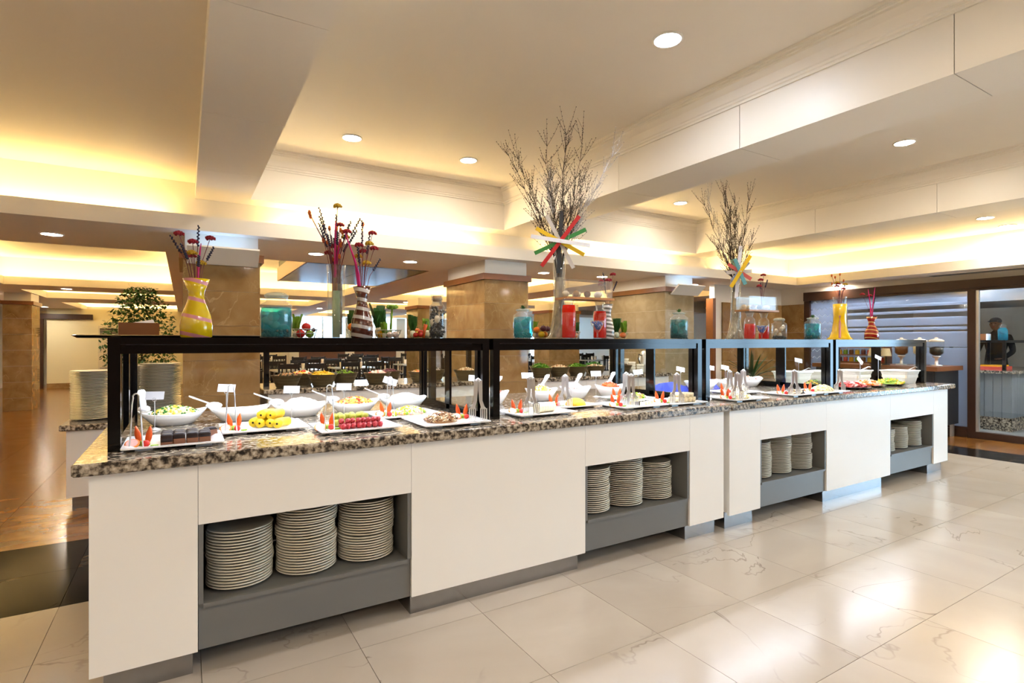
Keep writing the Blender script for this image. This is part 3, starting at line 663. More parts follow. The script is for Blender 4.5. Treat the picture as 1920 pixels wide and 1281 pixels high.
# brownies: two rows of glazed squares plus one lying at the end
for j in range(3):
    for i in range(4):
        if j == 2 and i > 2: continue
        x, y = -.063+i*.0465+random.uniform(-.0008, .0008), 2.70+j*.052; z = PF+(.0 if j < 2 else .0)
        t = thing('brownie', 'chocolate glazed brownie square on the platter beside the guard post', 'brownie', (x, y, z), random.uniform(-.04, .04), 'brownies on the front platter')
        b = MB(); b.loft([rrect(.022, .024, .003, 0, 1), rrect(.022, .024, .003, .032, 1)]).build('cake', 'sponge', t)
        MB().loft([rrect(.0222, .0242, .004, .016+random.uniform(-.006, .006), 2), rrect(.0228, .0248, .006, .034, 2), rrect(.017, .019, .006, .041+random.uniform(0, .005), 2)]).build('chocolate_glaze', 'chocolate', t, smooth=True)
t = thing('brownie', 'single tilted brownie lying at the end of the brownie rows', 'brownie', (.10, 2.835, PF), .6)
MB().loft([rrect(.03, .02, .004, 0, 1), rrect(.028, .018, .006, .03, 1)]).build('cake', 'sponge', t); MB().loft([rrect(.029, .019, .006, .029, 2), rrect(.022, .014, .006, .038, 2)]).build('chocolate_glaze', 'chocolate', t, smooth=True)
# bananas / candied fruit rolls
for k, (q, sh, dz, r) in enumerate(((-1.5, .01, 0, .023), (-.5, -.008, 0, .023), (.5, .006, 0, .023), (1.5, -.01, 0, .023), (-.45, .0, .0395, .023), (.55, .006, .0395, .023))):
    dx, dy = .78*q*.047+.62*sh, -.62*q*.047+.78*sh
    t = thing('banana_roll', 'plump yellow banana roll piled on the platter', 'banana', (.375+dx, 2.985+dy, PF+dz), .9, 'banana rolls on the second platter')
    MB().tube([(-.05, 0, r), (-.03, .004, r*1.05), (0, .008, r*1.1), (.03, .004, r*1.05), (.05, 0, r)], r*.98, 10).build('roll', 'banana', t, smooth=True)
    MB().lathe([(r*.25, 0), (r*.2, .003)], 8).build('cut_end', 'chocolate', t, (-.052, 0, r)).rotation_euler = (0, R(90), 0)
# grapes and red candies
g0 = MB().ball((0, 0, .018), .0185, 8, 6).build('grape', 'grape', None, (0, 0, -6), smooth=True); c0 = MB().ball((0, 0, .014), (.015, .015, .014), 7, 5, .15).build('candy', 'candy', None, (0, 0, -6))
gi = ci = 0
for j in range(3):
    for i in range(6):
        for l in range(2 if j == 1 else 1+(i % 2)):
            o = g0 if gi == 0 else g0.copy()
            if gi: COL.objects.link(o)
            gi += 1; o.location = (.655+i*.029+random.uniform(-.004, .004), 2.795+j*.029+random.uniform(-.003, .003), PF+l*.028); tag(o, 'pale green grape in the heap behind the red candies', 'grape', 'grapes on the platter')
for j in range(3):
    for i in range(8):
        for l in range(2 if j == 1 else 1):
            o = c0 if ci == 0 else c0.copy()
            if ci: COL.objects.link(o)
            ci += 1; o.location = (.665+i*.026+random.uniform(-.003, .003), 2.695+j*.025+random.uniform(-.003, .003), PF+l*.022); tag(o, 'red sugared candy in the row before the grapes', 'candy', 'red candies on the platter')
heap('cereal_mix', 'heap of yellow and pink cereal pieces on a platter behind the almonds', 'cereal', (1.15, 3.09, PF), .105, .085, .045, ['popcorn', 'lemon', 'pinkish', 'lime'], 260, 'ball', .0085)
heap('sliced_almonds', 'low dome of sliced toasted almonds on the platter by the first guard end', 'nuts', (1.185, 2.70, PF), .092, .085, .05, ['nut', 'oat', 'sponge'], 320, 'disc', .009)
cr = thing('cream_roll', 'pale dusted cream roll on the platter behind granite edge', 'cake', (1.88, 2.73, PF), .25)
MB().tube([(-.08, 0, .028), (-.075, 0, .028), (.07, 0, .028), (.075, 0, .028)], .028, 12).build('roll', 'oat', cr, smooth=True)
for k in range(6): MB().lathe([(.0285, -.002), (.0285, .002)], 12, close=False).build('slice_line', 'cream', cr, (-.06+k*.024, 0, .028)).rotation_euler = (0, R(90), 0)
tag(MB().lathe([(.07, 0), (.07, .006), (.064, .02), (.048, .036), (.024, .046), (.003, .049)], 24).build('pudding_dome', 'mango', None, (2.27, 2.93, PF), smooth=True), 'smooth orange-yellow pudding dome on a platter', 'pudding')
for k in range(4):
    t = thing('cake_slice', 'thin layered cake slice with dark stripes lying on its platter', 'cake', (2.62+k*.038, 2.72+.01*k, PF), .5, 'layer cake slices')
    for q in range(4): BX((-.012, -.06+q*.03, 0), (.012, -.032+q*.03, .022)).build('cake_layer', ['cream', 'chocolate', 'cream', 'cheese'][q], t)
heap('cut_melon', 'yellow-green melon cubes on the platter behind the cake slices', 'fruit', (2.955, 3.07, PF), .08, .07, .03, ['cheese', 'lime', 'pinkish'], 70, 'box', .014)
for k in range(7):
    o = MB().tube([(0, -.05, .018), (0, 0, .019), (0, .05, .018)], .018, 10).build('pancake_roll', ['oat', 'cream'], None, ((2.975+k*.0415, 2.69, PF) if k < 4 else (2.9955+(k-4)*.0415, 2.69, PF+.0305)), smooth=True, rz=.5)
    tag(o, 'beige rolled pancake overlapping its neighbours on the platter', 'pancake', 'rolled pancakes')
heap('potato_salad', 'cream potato salad mound by the third guard post', 'salad', (3.62, 2.66, PF), .11, .08, .045, ['cream', 'pasta', 'rice'], 90, 'box', .012)
heap('shredded_cabbage', 'white shredded cabbage mound behind the potato salad', 'salad', (4.08, 2.995, PF), .095, .075, .055, ['rice', 'cream', 'oat'], 150, 'stick', .007)
heap('chocolate_curls', 'brown and cream chocolate curls on a platter', 'sweets', (4.355, 2.65, PF), .09, .06, .025, ['chocolate', 'oat', 'nut'], 50, 'stick', .010)
heap('chopped_egg', 'pale yellow chopped egg heap on the platter before the meat plate', 'salad', (4.765, 2.66, PF), .095, .08, .05, ['cream', 'pasta', 'oat'], 140, 'box', .012)
# garnishes
gar = [('brownies', -.142, 2.705), ('bananas', .21, 2.955), ('sugared grapes', .605, 2.76), ('cereal pieces', 1.0, 3.07), ('sliced almonds', 1.335, 2.755), ('cream roll', 1.725, 2.80), ('orange pudding dome', 2.12, 2.97), ('layer cake slices', 2.46, 2.74), ('cut melon', 2.785, 3.09), ('rolled pancakes', 2.87, 2.74), ('potato salad', 3.47, 2.66), ('shredded cabbage', 3.905, 3.0), ('chocolate curls', 4.165, 2.66), ('chopped egg', 4.58, 2.68)]
for n_, x, y in gar: garnish(x, y, PF, 'carrot, citrus and berry garnish on the platter with the %s' % n_, 1.0, -.45)
# tongs
for n_, x, y, w_, h, st, rz in (('brownies', -.165, 2.65, .055, .22, 0, -.5), ('bananas', .19, 2.885, .055, .225, 0, -.5), ('sugared grapes', .60, 2.70, .05, .22, 0, -.5), ('cereal pieces', 1.0, 2.995, .05, .23, 0, -.5)):
    tongs(x, y, PF, w_, h, st, 'thin wire serving tongs standing on the platter of %s' % n_, rz)
for n_, x, y, h in (('sliced almonds', 1.355, 2.60, .22), ('cream roll', 1.745, 2.675, .215), ('orange pudding dome', 2.16, 2.90, .2), ('layer cake slices', 2.53, 2.67, .205), ('rolled pancakes', 2.93, 2.64, .2), ('potato salad', 3.53, 2.60, .19), ('shredded cabbage', 4.0, 2.89, .185), ('chocolate curls', 4.22, 2.58, .19), ('chopped egg', 4.855, 2.56, .18)):
    tongs(x, y, PF, .062, h, 1, 'broad steel serving tongs standing on the platter of %s' % n_, -.55)
tongs(2.56, 2.75, PF, .06, .21, 1, 'second steel serving tongs behind those by the cake slices', -.5)
tongs(3.64, 2.75, PF, .06, .195, 1, 'second steel serving tongs at the back of the potato salad', -.5)
# boat bowls with salads
bo = [(-.05, 'pasta salad with parsley'), (.268, 'plain yoghurt'), (.586, 'white cheese curd'), (.904, 'pepper rice'), (1.222, 'cauliflower')]
for k, (x, n_) in enumerate(bo):
    boat(x, 3.40, 'white porcelain boat bowl holding %s' % n_, .158, .105, .0, .060)
    spoon(x-.128, 3.405, CT+.088, 'white porcelain spoon resting on the boat bowl of %s' % n_, math.pi-.1 if k else 1.75, .42 if k else .75, .13)
heap('pasta_salad', 'yellow pasta salad topped with chopped parsley in the first boat bowl', 'salad', (-.045, 3.40, CT+.05), .118, .078, .05, ['pasta', 'cheese', 'cream', 'herb', 'herb'], 200, 'ball', .008)
tag(MB().loft([[(.12*s*math.cos(2*math.pi*k/20), .078*s*math.sin(2*math.pi*k/20), z) for k in range(20)] for s, z in ((.8, 0), (1, .018), (.6, .022), (.1, .023))]).build('yoghurt', 'porcelain', None, (.268, 3.40, CT+.043), smooth=True), 'smooth white yoghurt filling the second boat bowl', 'yoghurt')
heap('cheese_curd', 'white crumbled cheese curd in the third boat bowl', 'cheese', (.59, 3.40, CT+.05), .118, .078, .055, ['rice', 'cream'], 170, 'ball', .011)
heap('pepper_rice', 'yellow rice with red peppers in the fourth boat bowl', 'salad', (.908, 3.40, CT+.05), .118, .078, .046, ['cheese', 'pepper', 'tomato', 'pasta'], 170, 'box', .009)
heap('cauliflower', 'white cauliflower florets in the fifth boat bowl', 'salad', (1.226, 3.40, CT+.05), .118, .078, .05, ['rice', 'cream'], 130, 'ball', .012)
rb = [(1.86, 'bean salad', ['oat', 'ham', 'cream']), (2.28, 'sweetcorn', ['cheese', 'cream', 'nut']), (2.60, 'peach dip', ['oat', 'pinkish', 'cream']), (2.95, 'grated carrot', ['pepper', 'carrot', 'tomato'])]
for x, n_, ms in rb:
    boat(x, 3.36, 'white oval bowl holding %s' % n_, .125, .10, -.3, .075, .25)
    heap('salad_heap', 'heap of %s in its white oval bowl' % n_, 'salad', (x, 3.36, CT+.06), .085, .072, .055, ms, 110, 'stick' if 'carrot' in n_ else 'ball', .008 if 'carrot' not in n_ else .006)
    spoon(x+.03, 3.40, CT+.10, 'white spoon stuck in the bowl of %s' % n_, .5, .6, .14)
for x, y, n_, ms in ((3.97, 3.30, 'yellow noodles', ['pasta', 'cheese', 'cream']), (4.34, 3.28, 'white bean paste', ['rice', 'oat', 'cream']), (4.71, 3.36, 'red onion rice', ['oat', 'ham', 'cream'])):
    boat(x, y, 'long white boat bowl holding %s' % n_, .17, .11, -.1, .07)
    heap('salad_heap', 'heap of %s in a long white boat bowl' % n_, 'salad', (x, y, CT+.05), .14, .08, .055, ms, 130, 'stick', .006)
for k, (x, y) in enumerate(((3.62, 3.38), (4.28, 3.52))):
    o = MB().loft([[(-.22, dy, z) for dy, z in ((-.04, 0), (0, .03), (.05, 0))], [(-.08, dy, z) for dy, z in ((-.05, 0), (0, .075), (.06, 0))], [(.06, dy, z) for dy, z in ((-.06, 0), (0, .085), (.06, 0))], [(.22, dy, z) for dy, z in ((-.05, 0), (0, .04), (.05, 0))]]).build('folded_cloth', 'bluecloth', None, (x, y, CT), smooth=False, rz=-.1)
    tag(o, ['cobalt blue folded cloth beside the third guard post', 'cobalt blue folded cloth behind the noodle bowls'][k], 'cloth')
# cards
for k, (x, y, h, tl, nm) in enumerate(((-.126, 3.24, .175, 0, 'before the parsley pasta bowl'), (.19, 3.22, .20, .05, 'behind the banana platter'), (.516, 3.25, .175, .02, 'before the cheese curd'), (.80, 3.23, .18, .02, 'before the pepper rice'), (1.09, 3.265, .20, .35, 'tilted before the cauliflower'),
        (1.72, 3.35, .19, .1, 'beside the bean salad'), (2.12, 3.3, .2, 0, 'before the sweetcorn bowl'), (2.48, 3.25, .12, 0, 'short before the peach dip'), (2.80, 3.35, .19, 0, 'before the grated carrot'), (3.36, 3.46, .18, -.1, 'beside the first blue cloth'), (3.90, 3.47, .19, .2, 'before the noodle bowl'), (4.22, 3.4, .2, .2, 'before the bean paste bowl'), (4.525, 3.47, .19, .2, 'before the onion rice bowl'),
        (5.14, 3.1, .26, .2, 'at the fourth guard post'), (5.6, 3.0, .26, .3, 'between the first tubs'), (5.9, 2.91, .25, .8, 'before the third tub'), (6.5, 3.02, .27, .4, 'above the last tub'))):
    card(x, y, h, 'blank white name card on a wire stand %s' % nm, -.35, tl)
# tubs
for k, (x, y) in enumerate(((5.28, 3.25), (5.68, 3.16), (6.10, 3.08), (6.52, 2.82))):
    t = thing('serving_tub', ['ivory tub half hidden by the fourth guard post', 'second ivory tub from the fourth guard post', 'ivory tub holding a bent ladle', 'ivory tub at the end of the worktop'][k], 'tub', (x, y, CT))
    MB().loft([rrect(.12, .105, .03, 0), rrect(.135, .118, .035, .06), rrect(.137, .12, .035, .062), rrect(.14, .123, .035, .095), rrect(.142, .125, .035, .097), rrect(.150, .132, .035, .125), rrect(.158, .14, .035, .128), rrect(.158, .14, .035, .138), rrect(.145, .127, .03, .138), rrect(.115, .1, .03, .01)]).build('tub_body', 'tub', t)
    BX((-.13, -.115, .06), (.13, .115, .085)).build('contents', 'oat', t)
    if k != 1:
        l = thing('ladle', 'steel ladle handle leaning out of the %s tub' % ['first', '', 'third', 'last'][k], 'ladle', (x, y, CT+.085))
        MB().tube([(0, 0, 0), (.08, -.04, .05), (.15, -.08, .085), (.17, -.09, .08)], .004, 6).build('handle', 'chrome', l); MB().ball((0, 0, .005), (.03, .03, .015), 8, 5).build('ladle_cup', 'chrome', l)
for x, y, rr, lab, hl, cat, ms, sh in ((5.34, 2.72, .17, 'round black plate of red sliced ham', 'red ham slices fanned over a round black plate', 'ham', ['ham', 'tomato', 'pinkish'], 'disc'), (5.68, 2.74, .16, 'round black plate of orange peppers', 'orange pepper pieces on a round black plate', 'peppers', ['pepper', 'orange', 'oat'], 'ball'),
        (6.06, 2.72, .17, 'round black plate of cucumber sticks', 'yellow-green cucumber sticks on a round black plate', 'cucumber', ['cucumber', 'lemon', 'lime'], 'stick'), (5.22, 2.99, .11, 'round black plate of yellow pickles', 'yellow and green pickles on a black plate', 'pickles', ['lemon', 'lime', 'olive'], 'ball')):
    tag(MB().lathe([(.1, 0), (rr-.01, .015), (rr, .02), (rr-.005, .022), (.09, .008), (0, .008)], 28, close=False).build('round_plate', 'black', None, (x, y, CT), smooth=True), lab, 'plate')
    heap('sliced_food', hl, cat, (x, y, CT+.012), rr*.82, rr*.72, .05, ms, 90, sh, .016 if sh != 'stick' else .013)
# ---------------------------------------------------------------- decoration on the guard tops
def carafe(x, y, h, rb, rn, rm, m, lab, name='vase'):
    o = MB().lathe([(rb*.9, 0), (rb, .006), (rb*1.02, h*.2), (rb*.92, h*.38), (rn*1.15, h*.62), (rn, h*.72), (rn*1.1, h*.80), (rm, h), (rm-.004, h), (rn*.9, h*.78), (rn*.85, h*.7)], 28, close=False).build(name, m, None, (x, y, ST), smooth=True)
    return tag(o, lab, 'vase')
def bouquet(x, y, z, specs, where, grp, base=.018):
    """specs: (kind, lean x, lean y, length); every stem is a thing of its own"""
    tops = []
    for kind, lx, ly, L in specs:
        best = None                                        # lean and length nudged so that no head sits inside another
        for dl in (0, .015, -.015, .035, -.035):
            for dy in (0, .2, -.2, .4, -.4, .6, -.6):
                tp = Vector((lx*(L+dl)*.62+lx*base, (ly+dy)*((L+dl)*.62+base), L+dl)); md = min([(tp-o).length for o in tops] or [9])
                sc_ = min(md, .058)-.006*abs(dy)-.1*abs(dl)
                if best is None or sc_ > best[0]: best = (sc_, ly+dy, L+dl, tp)
        ly, L = best[1], best[2]; tops.append(best[3])
        nm, adj = {'yr': ('dried_yarrow', 'crimson flat-headed dried yarrow'), 'yy': ('dried_yarrow', 'mustard flat-headed dried yarrow'), 'lv': ('dried_lavender', 'slate dried lavender spike'), 'pk': ('pink_plume', 'magenta dyed grass plume'), 'ru': ('bunny_tail', 'rust orange dried bunny tail')}[kind]
        t = thing(nm, '%s standing in the %s' % (adj, where), 'dried flower', (x+lx*base, y+ly*base, z), 0, grp)
        top = Vector((lx*L*.62, ly*L*.62, L)); mid = Vector((lx*L*.2, ly*L*.2, L*.5))
        if kind != 'pk': MB().tube([(0, 0, -.08), (0, 0, -.02), mid, top], .0016, 5).build('stem', 'stem', t)
        if kind in ('yr', 'yy'):
            hb = MB()
            for k in range(16):
                a = k*2.4; r = .0050*math.sqrt(k); hb.ball(top+Vector((r*math.cos(a), r*math.sin(a), .010-r*r*26)), (.0072, .0072, .0075), 6, 4, .25)
            hb.build('flower_head', 'yarrow' if kind == 'yr' else 'yarrowy', t)
        elif kind == 'lv':
            hb = MB()
            for k in range(12):
                p = mid.lerp(top, .35+.65*k/11); hb.ball(p+Vector((.002*(-1)**k, 0, 0)), (.0062-.0002*k, .006, .005), 6, 4, .2)
            hb.build('flower_spike', 'lav', t)
        elif kind == 'ru': MB().ball(top, (.008, .008, .014), 8, 6, .15).build('flower_head', 'rust', t)
        else: MB().tube([(0, 0, -.05), mid, mid.lerp(top, .7), top], .0075, 6, .002).build('plume', 'pink', t)
def rnd(kinds, n, spread, l0, l1):
    return [(random.choice(kinds), random.uniform(-spread, spread), random.uniform(-spread, spread)*.6, random.uniform(l0, l1)) for _ in range(n)]
def jar(x, y, h, r, m, lab, lid='lid', fill=None, contents=('pebble',), level=.92):
    t = thing('glass_jar', lab, 'jar', (x, y, ST))
    body = [(r*.96, 0), (r, .004), (r, h*.66), (r*.94, h*.74), (r*.62, h*.80), (r*.6, h*.86)]
    MB().lathe(body+[(r*.72, h*.87), (r*.72, h*.9), (r*.55, h*.9)], 26, close=False).build('glass_body', 'bottle', t, smooth=True)
    if m: MB().lathe([(r*.93, .006), (r*.95, h*.66*level), (r*.90, h*.73*level)], 26).build('liquid', m, t, smooth=True)
    if lid == 'lid':
        MB().lathe([(r*.5, h*.88), (r*.74, h*.9), (r*.76, h*.93), (r*.6, h*.98), (r*.3, h*1.0)], 22).build('glass_lid', 'lidglass', t, smooth=True)
    elif lid == 'plant':
        MB().lathe([(r*.55, h*.86), (r*.74, h*.885), (r*.74, h*.9), (r*.4, h*.93)], 22).build('glass_lid', 'lidglass', t, smooth=True)
        lf = MB()
        for k in range(26):
            a = random.uniform(0, 6.3); e = random.uniform(.3, 1.4); q = Vector((math.cos(a)*math.cos(e), math.sin(a)*math.cos(e), math.sin(e)))*r*.5; s = Vector((-math.sin(a), math.cos(a), 0))*.004
            o_ = Vector((0, 0, h*.91)); lf.add([o_-s, o_+q*.6-s, o_+q, o_+q*.6+s, o_+s], [(0, 1, 2, 3, 4)])
        lf.build('succulent', 'leaf', t)
    elif lid == 'cork':
        MB().lathe([(r*.52, h*.84), (r*.58, h*.97)], 18).build('cork_stopper', 'cork', t, smooth=True)
        MB().lathe([(r*.56, h*.8), (r*.6, h*.87), (r*.85, h*1.0), (r*.82, h*1.0), (r*.55, h*.86)], 22, close=False).build('flared_neck', 'bottle', t, smooth=True)
    mb = MB()
    for k in range(90):
        a = random.uniform(0, 6.3); rr = r*.90*math.sqrt(random.random())
        mb.ball((rr*math.cos(a), rr*math.sin(a), random.uniform(.008, h*.17)), random.uniform(.005, .009), 6, 4, .2)
    mb.build('pebbles', contents[0], t)['kind'] = 'stuff'
    if len(contents) > 1:
        for k in range(5):
            a = k*1.3+.4; MB().ball((r*.55*math.cos(a), r*.55*math.sin(a), h*.22+k*.018), (min(.028, r*.4), .010, .022), 10, 6, .08).build('sea_shell', contents[1], t, smooth=True)
    return t
def vegbasket(x, y, kind, lab, items, r=.075):
    t = thing('wire_basket' if kind == 'wire' else 'glass_dish', lab, 'bowl', (x, y, ST))
    if kind == 'wire':
        for z, q in ((.004, .75), (.03, .9), (.055, 1.0)): MB().tube([(r*q*math.cos(a), r*q*math.sin(a), z) for a in [k*math.pi/10 for k in range(21)]], .0024, 5).build('wire_hoop', 'chrome', t)
        for k in range(12):
            a = k*math.pi/6; MB().tube([(r*.75*math.cos(a), r*.75*math.sin(a), .002), (r*math.cos(a), r*math.sin(a), .057)], .002, 4).build('wire_rib', 'chrome', t)
    else: MB().lathe([(r*.5, 0), (r*.6, .004), (r*.95, .04), (r*1.02, .06), (r*.98, .06), (r*.9, .04), (r*.5, .008)], 22, close=False).build('dish', 'glass', t, smooth=True)
    fl = .005 if kind == 'wire' else .010; placed = []
    posts = [(dx, dy, .016) for nm, m, shp, sz, dx, dy, dz, lb in items if shp != 'ball']
    for it in sorted(items, key=lambda i: (i[2] == 'ball', i[6])):
        nm, m, shp, sz, dx, dy, dz, lb = it
        if shp == 'ball':
            best = None                                     # lowest free seat near the wished place
            for i in range(-14, 15):
                for j in range(-14, 15):
                    cx_, cy_ = i*r/14, j*r/14; rho = math.hypot(cx_, cy_)
                    if rho > r-.3*sz or any(math.hypot(cx_-px, cy_-py) < sz*.8+.006 for px, py, pr in posts): continue
                    zc = fl+sz*.92
                    for px, py, pz, pr in placed:
                        d_ = math.hypot(cx_-px, cy_-py)
                        if d_ < pr+sz: zc = max(zc, pz+.97*math.sqrt((pr+sz)**2-d_*d_))
                    if zc-sz < .05 and rho > r*(.78+2.5*max(0, zc-sz))-.85*sz: continue
                    c_ = zc+.3*math.hypot(cx_-dx, cy_-dy)
                    if best is None or c_ < best[0]: best = (c_, cx_, cy_, zc)
            _, dx, dy, zc = best
            placed.append((dx, dy, zc, sz)); dz = zc
        else:
            sz += dz-.03; dz = .026 if shp != 'leaves' else fl+sz*.19
            d_ = math.hypot(dx, dy); lim = r*.68
            if d_ > lim: dx, dy = dx*lim/d_, dy*lim/d_
        p = (x+dx, y+dy, ST+dz)
        if shp == 'ball':
            v = thing(nm, lb, nm.replace('_', ' '), p); MB().ball((0, 0, 0), (sz, sz, sz*.92), 12, 8).build('flesh', m, v, smooth=True); MB().tube([(0, 0, sz*.85), (.003, 0, sz*1.15)], .0025, 5).build('stalk', 'leaf', v)
        elif shp == 'leaves':
            v = thing(nm, lb, nm.replace('_', ' '), p); b = MB()
            for k in range(10):
                a = k*.63+random.uniform(-.2, .2); tilt = random.uniform(.12, .34); H = sz*random.uniform(.7, 1); d = Vector((math.cos(a), math.sin(a), 0)); s = Vector((-math.sin(a), math.cos(a), 0)); q = [Vector((0, 0, 0)), d*tilt*H*.5+Vector((0, 0, H*.5)), d*tilt*H+Vector((0, 0, H))]
                b.add([q[0]-s*.006, q[0]+s*.006, q[1]+s*sz*.2, q[2]+s*sz*.12, q[2]-s*sz*.12, q[1]-s*sz*.2], [(0, 1, 2, 5), (5, 2, 3, 4)])
            b.build('leaves', m, v); MB().ball((0, 0, 0), (sz*.16, sz*.16, sz*.2), 8, 6).build('heart', 'cream', v, smooth=True)
        elif shp == 'stalk':
            v = thing(nm, lb, nm.replace('_', ' '), p); MB().tube([(0, 0, -.02), (.004, 0, sz*.4), (.012, 0, sz)], .011, 8, .006).build('stalk', m, v, smooth=True)
            b = MB()
            for k in range(6):
                a = k*1.05; b.ball(Vector((.012+.02*math.cos(a), .02*math.sin(a), sz+.012)), (.018, .018, .015), 7, 5, .3)
            b.build('leaf_tuft', 'leaf2', v)
        elif shp == 'carrot':
            v = thing(nm, lb, 'carrot', p); MB().tube([(0, 0, -.02), (.004, 0, .03), (.012, -.004, .07)], .005, 8, .014).build('root', m, v, smooth=True); MB().tube([(.012, -.004, .07), (.02, 0, .09)], .004, 6).build('stalk', 'leaf', v)
# first guard
carafe(.049, 2.95, .276, .066, .032, .056, 'yelglass', 'yellow glass carafe vase with pink spiral stripes')
bouquet(.049, 2.95, ST+.24, [('yr', -.42, 0, .24), ('yr', -.1, .1, .21), ('yr', .35, 0, .23), ('yy', -.16, 0, .155), ('yy', .22, 0, .11), ('lv', -.62, 0, .24), ('lv', -.45, 0, .19), ('lv', .05, .1, .29), ('lv', .52, 0, .2), ('lv', .1, -.1, .14), ('pk', .13, -.05, .2), ('yr', -.2, 0, .15)], 'yellow striped carafe vase', 'dried flowers in the yellow carafe')
jar(.39, 2.9, .225, .074, 'teal', 'wide turquoise jar with shells and a glass lid', 'lid', contents=('pebble', 'shell'))
tv = thing('trumpet_vase', 'tall flared silver glass vase with mint sand core', 'vase', (.69, 2.95, ST))
MB().lathe([(.086, 0), (.088, .004), (.07, .03), (.052, .08), (.044, .15), (.043, .25), (.046, .355), (.049, .388), (.046, .388), (.042, .25), (.04, .15), (.045, .08)], 30, close=False).build('glass_body', 'vaseglass', tv, smooth=True)
MB().lathe([(.02, .004), (.02, .25), (.018, .252)], 16).build('sand_core', 'mint', tv, smooth=True)
BX((.012, .004, .02), (.034, .02, .37)).build('silver_paper', 'silver', tv)
for k in range(22):
    a = k*.9; q = .012*math.sqrt(k/22)
    MB().tube([(-.008+q*math.cos(a), q*math.sin(a), .2), (-.006+q*1.3*math.cos(a), q*1.3*math.sin(a), .39)], .0022, 5).build('stem_bundle', 'boardwood', tv)
bouquet(.685, 2.95, ST+.37, rnd(['ru'], 13, .5, .08, .24)+rnd(['lv'], 12, .55, .14, .3)+rnd(['yr', 'pk'], 4, .35, .08, .2)+[('ru', -.62, 0, .28), ('ru', -.52, 0, .28), ('yy', .05, 0, .33), ('yr', .28, 0, .22), ('yr', .1, 0, .16), ('pk', .08, 0, .24), ('yy', .42, 0, .16), ('lv', .6, 0, .27), ('lv', -.55, 0, .24), ('ru', -.4, .1, .15)], 'tall silver trumpet vase', 'dried flowers in the trumpet vase', .036)
carafe(.80, 2.85, .269, .056, .026, .047, 'brownglass', 'brown carafe vase with silver spiral stripes')
bouquet(.80, 2.85, ST+.235, [('yr', -.1, 0, .25), ('yr', .25, 0, .32), ('yr', .38, 0, .24), ('yr', .15, 0, .23), ('yy', .1, 0, .25), ('yy', .2, 0, .16), ('yy', -.1, .2, .21), ('lv', -.25, 0, .23), ('lv', -.1, .1, .2), ('lv', .3, 0, .33), ('lv', .75, .1, .19), ('lv', 0, 0, .38), ('ru', .1, .1, .38), ('pk', -.42, 0, .32), ('pk', -.35, .1, .2)], 'brown striped carafe vase', 'dried flowers in the brown carafe')
cj = jar(1.225, 2.85, .248, .044, None, 'corked bottle full of dark stones and shells', 'cork', contents=('darkstone', 'shell'))
mbs = MB()
for k in range(110):
    a = random.uniform(0, 6.3); rr = .037*math.sqrt(random.random()); mbs.ball((rr*math.cos(a), rr*math.sin(a), random.uniform(.02, .175)), random.uniform(.006, .011), 6, 4, .2)
mbs.build('stone_filling', 'darkstone', cj)['kind'] = 'stuff'
def V(n_, m, s, dx, dy, dz, w_): return (n_, m, 'ball', s, dx, dy, dz, '%s in the %s' % (n_.replace('_', ' '), w_))
w1 = 'wire basket beside the turquoise jar'
vegbasket(.61, 3.4, 'wire', 'low wire basket of tomatoes beside the turquoise jar', [V('tomato', 'tomato', .026, .02, -.03, .055, 'tomato basket, resting against the wire'), V('tomato', 'tomato', .027, -.012, -.01, .07, 'tomato basket, topmost'), V('tomato', 'tomato', .024, .05, .0, .06, 'tomato basket, at the rim'), V('radish', 'plum', .014, .065, -.02, .085, 'tomato basket'), V('lime', 'lime', .024, .045, -.045, .035, 'tomato basket'), V('lemon', 'lemon', .022, -.055, -.03, .055, 'tomato basket'), ('lettuce', 'leaf2', 'leaves', .1, -.045, .02, .05, 'bright lettuce head in the tomato basket')])
vegbasket(.93, 3.45, 'glass', 'glass dish of oranges and greens behind the brown carafe', [V('orange', 'orange', .028, .02, -.02, .05, 'dish behind the brown carafe'), V('orange', 'orange', .028, -.03, -.01, .05, 'dish behind the brown carafe, next to the parsley'), ('parsley', 'leaf', 'leaves', .13, -.01, .02, .06, 'parsley bunch behind the brown carafe')], .06)
vegbasket(1.12, 3.4, 'wire', 'wire basket of leeks, celery and lettuce', [('leek', 'leaf', 'leaves', .17, -.045, .035, .05, 'dark green leek leaves in the celery basket'), ('celery', 'leaf2', 'stalk', .14, .03, .04, .06, 'tall celery stalk with leafy top'), ('lettuce', 'leaf2', 'leaves', .08, -.035, -.035, .04, 'round lettuce in the celery basket'), V('pepper', 'mango', .027, .035, -.03, .065, 'celery basket'), V('garlic', 'onion', .022, .005, -.045, .045, 'celery basket'), V('garlic', 'onion', .024, .055, -.035, .03, 'celery basket, under the pepper'), V('avocado', 'leaf', .026, .06, -.005, .03, 'celery basket')], .085)
vegbasket(1.36, 3.42, 'glass', 'glass dish of mixed vegetables beside the corked bottle', [V('tomato', 'tomato', .018, -.06, -.03, .06, 'mixed dish, outermost'), V('tomato', 'tomato', .018, -.035, -.04, .07, 'mixed dish, middle'), V('tomato', 'tomato', .018, -.03, 0, .085, 'mixed dish, top'), V('lemon', 'lemon', .022, .03, -.02, .075, 'mixed dish'), V('orange', 'orange', .026, .07, -.01, .07, 'mixed dish'), V('squash', 'oat', .026, .035, -.05, .035, 'mixed dish'), V('pepper', 'pepper', .022, .0, .02, .09, 'mixed dish'), ('carrot', 'carrot', 'carrot', .1, -.01, -.06, .03, 'thick carrot leaning on the mixed dish'), ('spring_onion', 'leaf', 'leaves', .1, -.07, .02, .06, 'spring onion tops in the mixed dish'), ('lettuce', 'leaf2', 'leaves', .08, .045, .03, .06, 'small lettuce in the mixed dish')], .09)
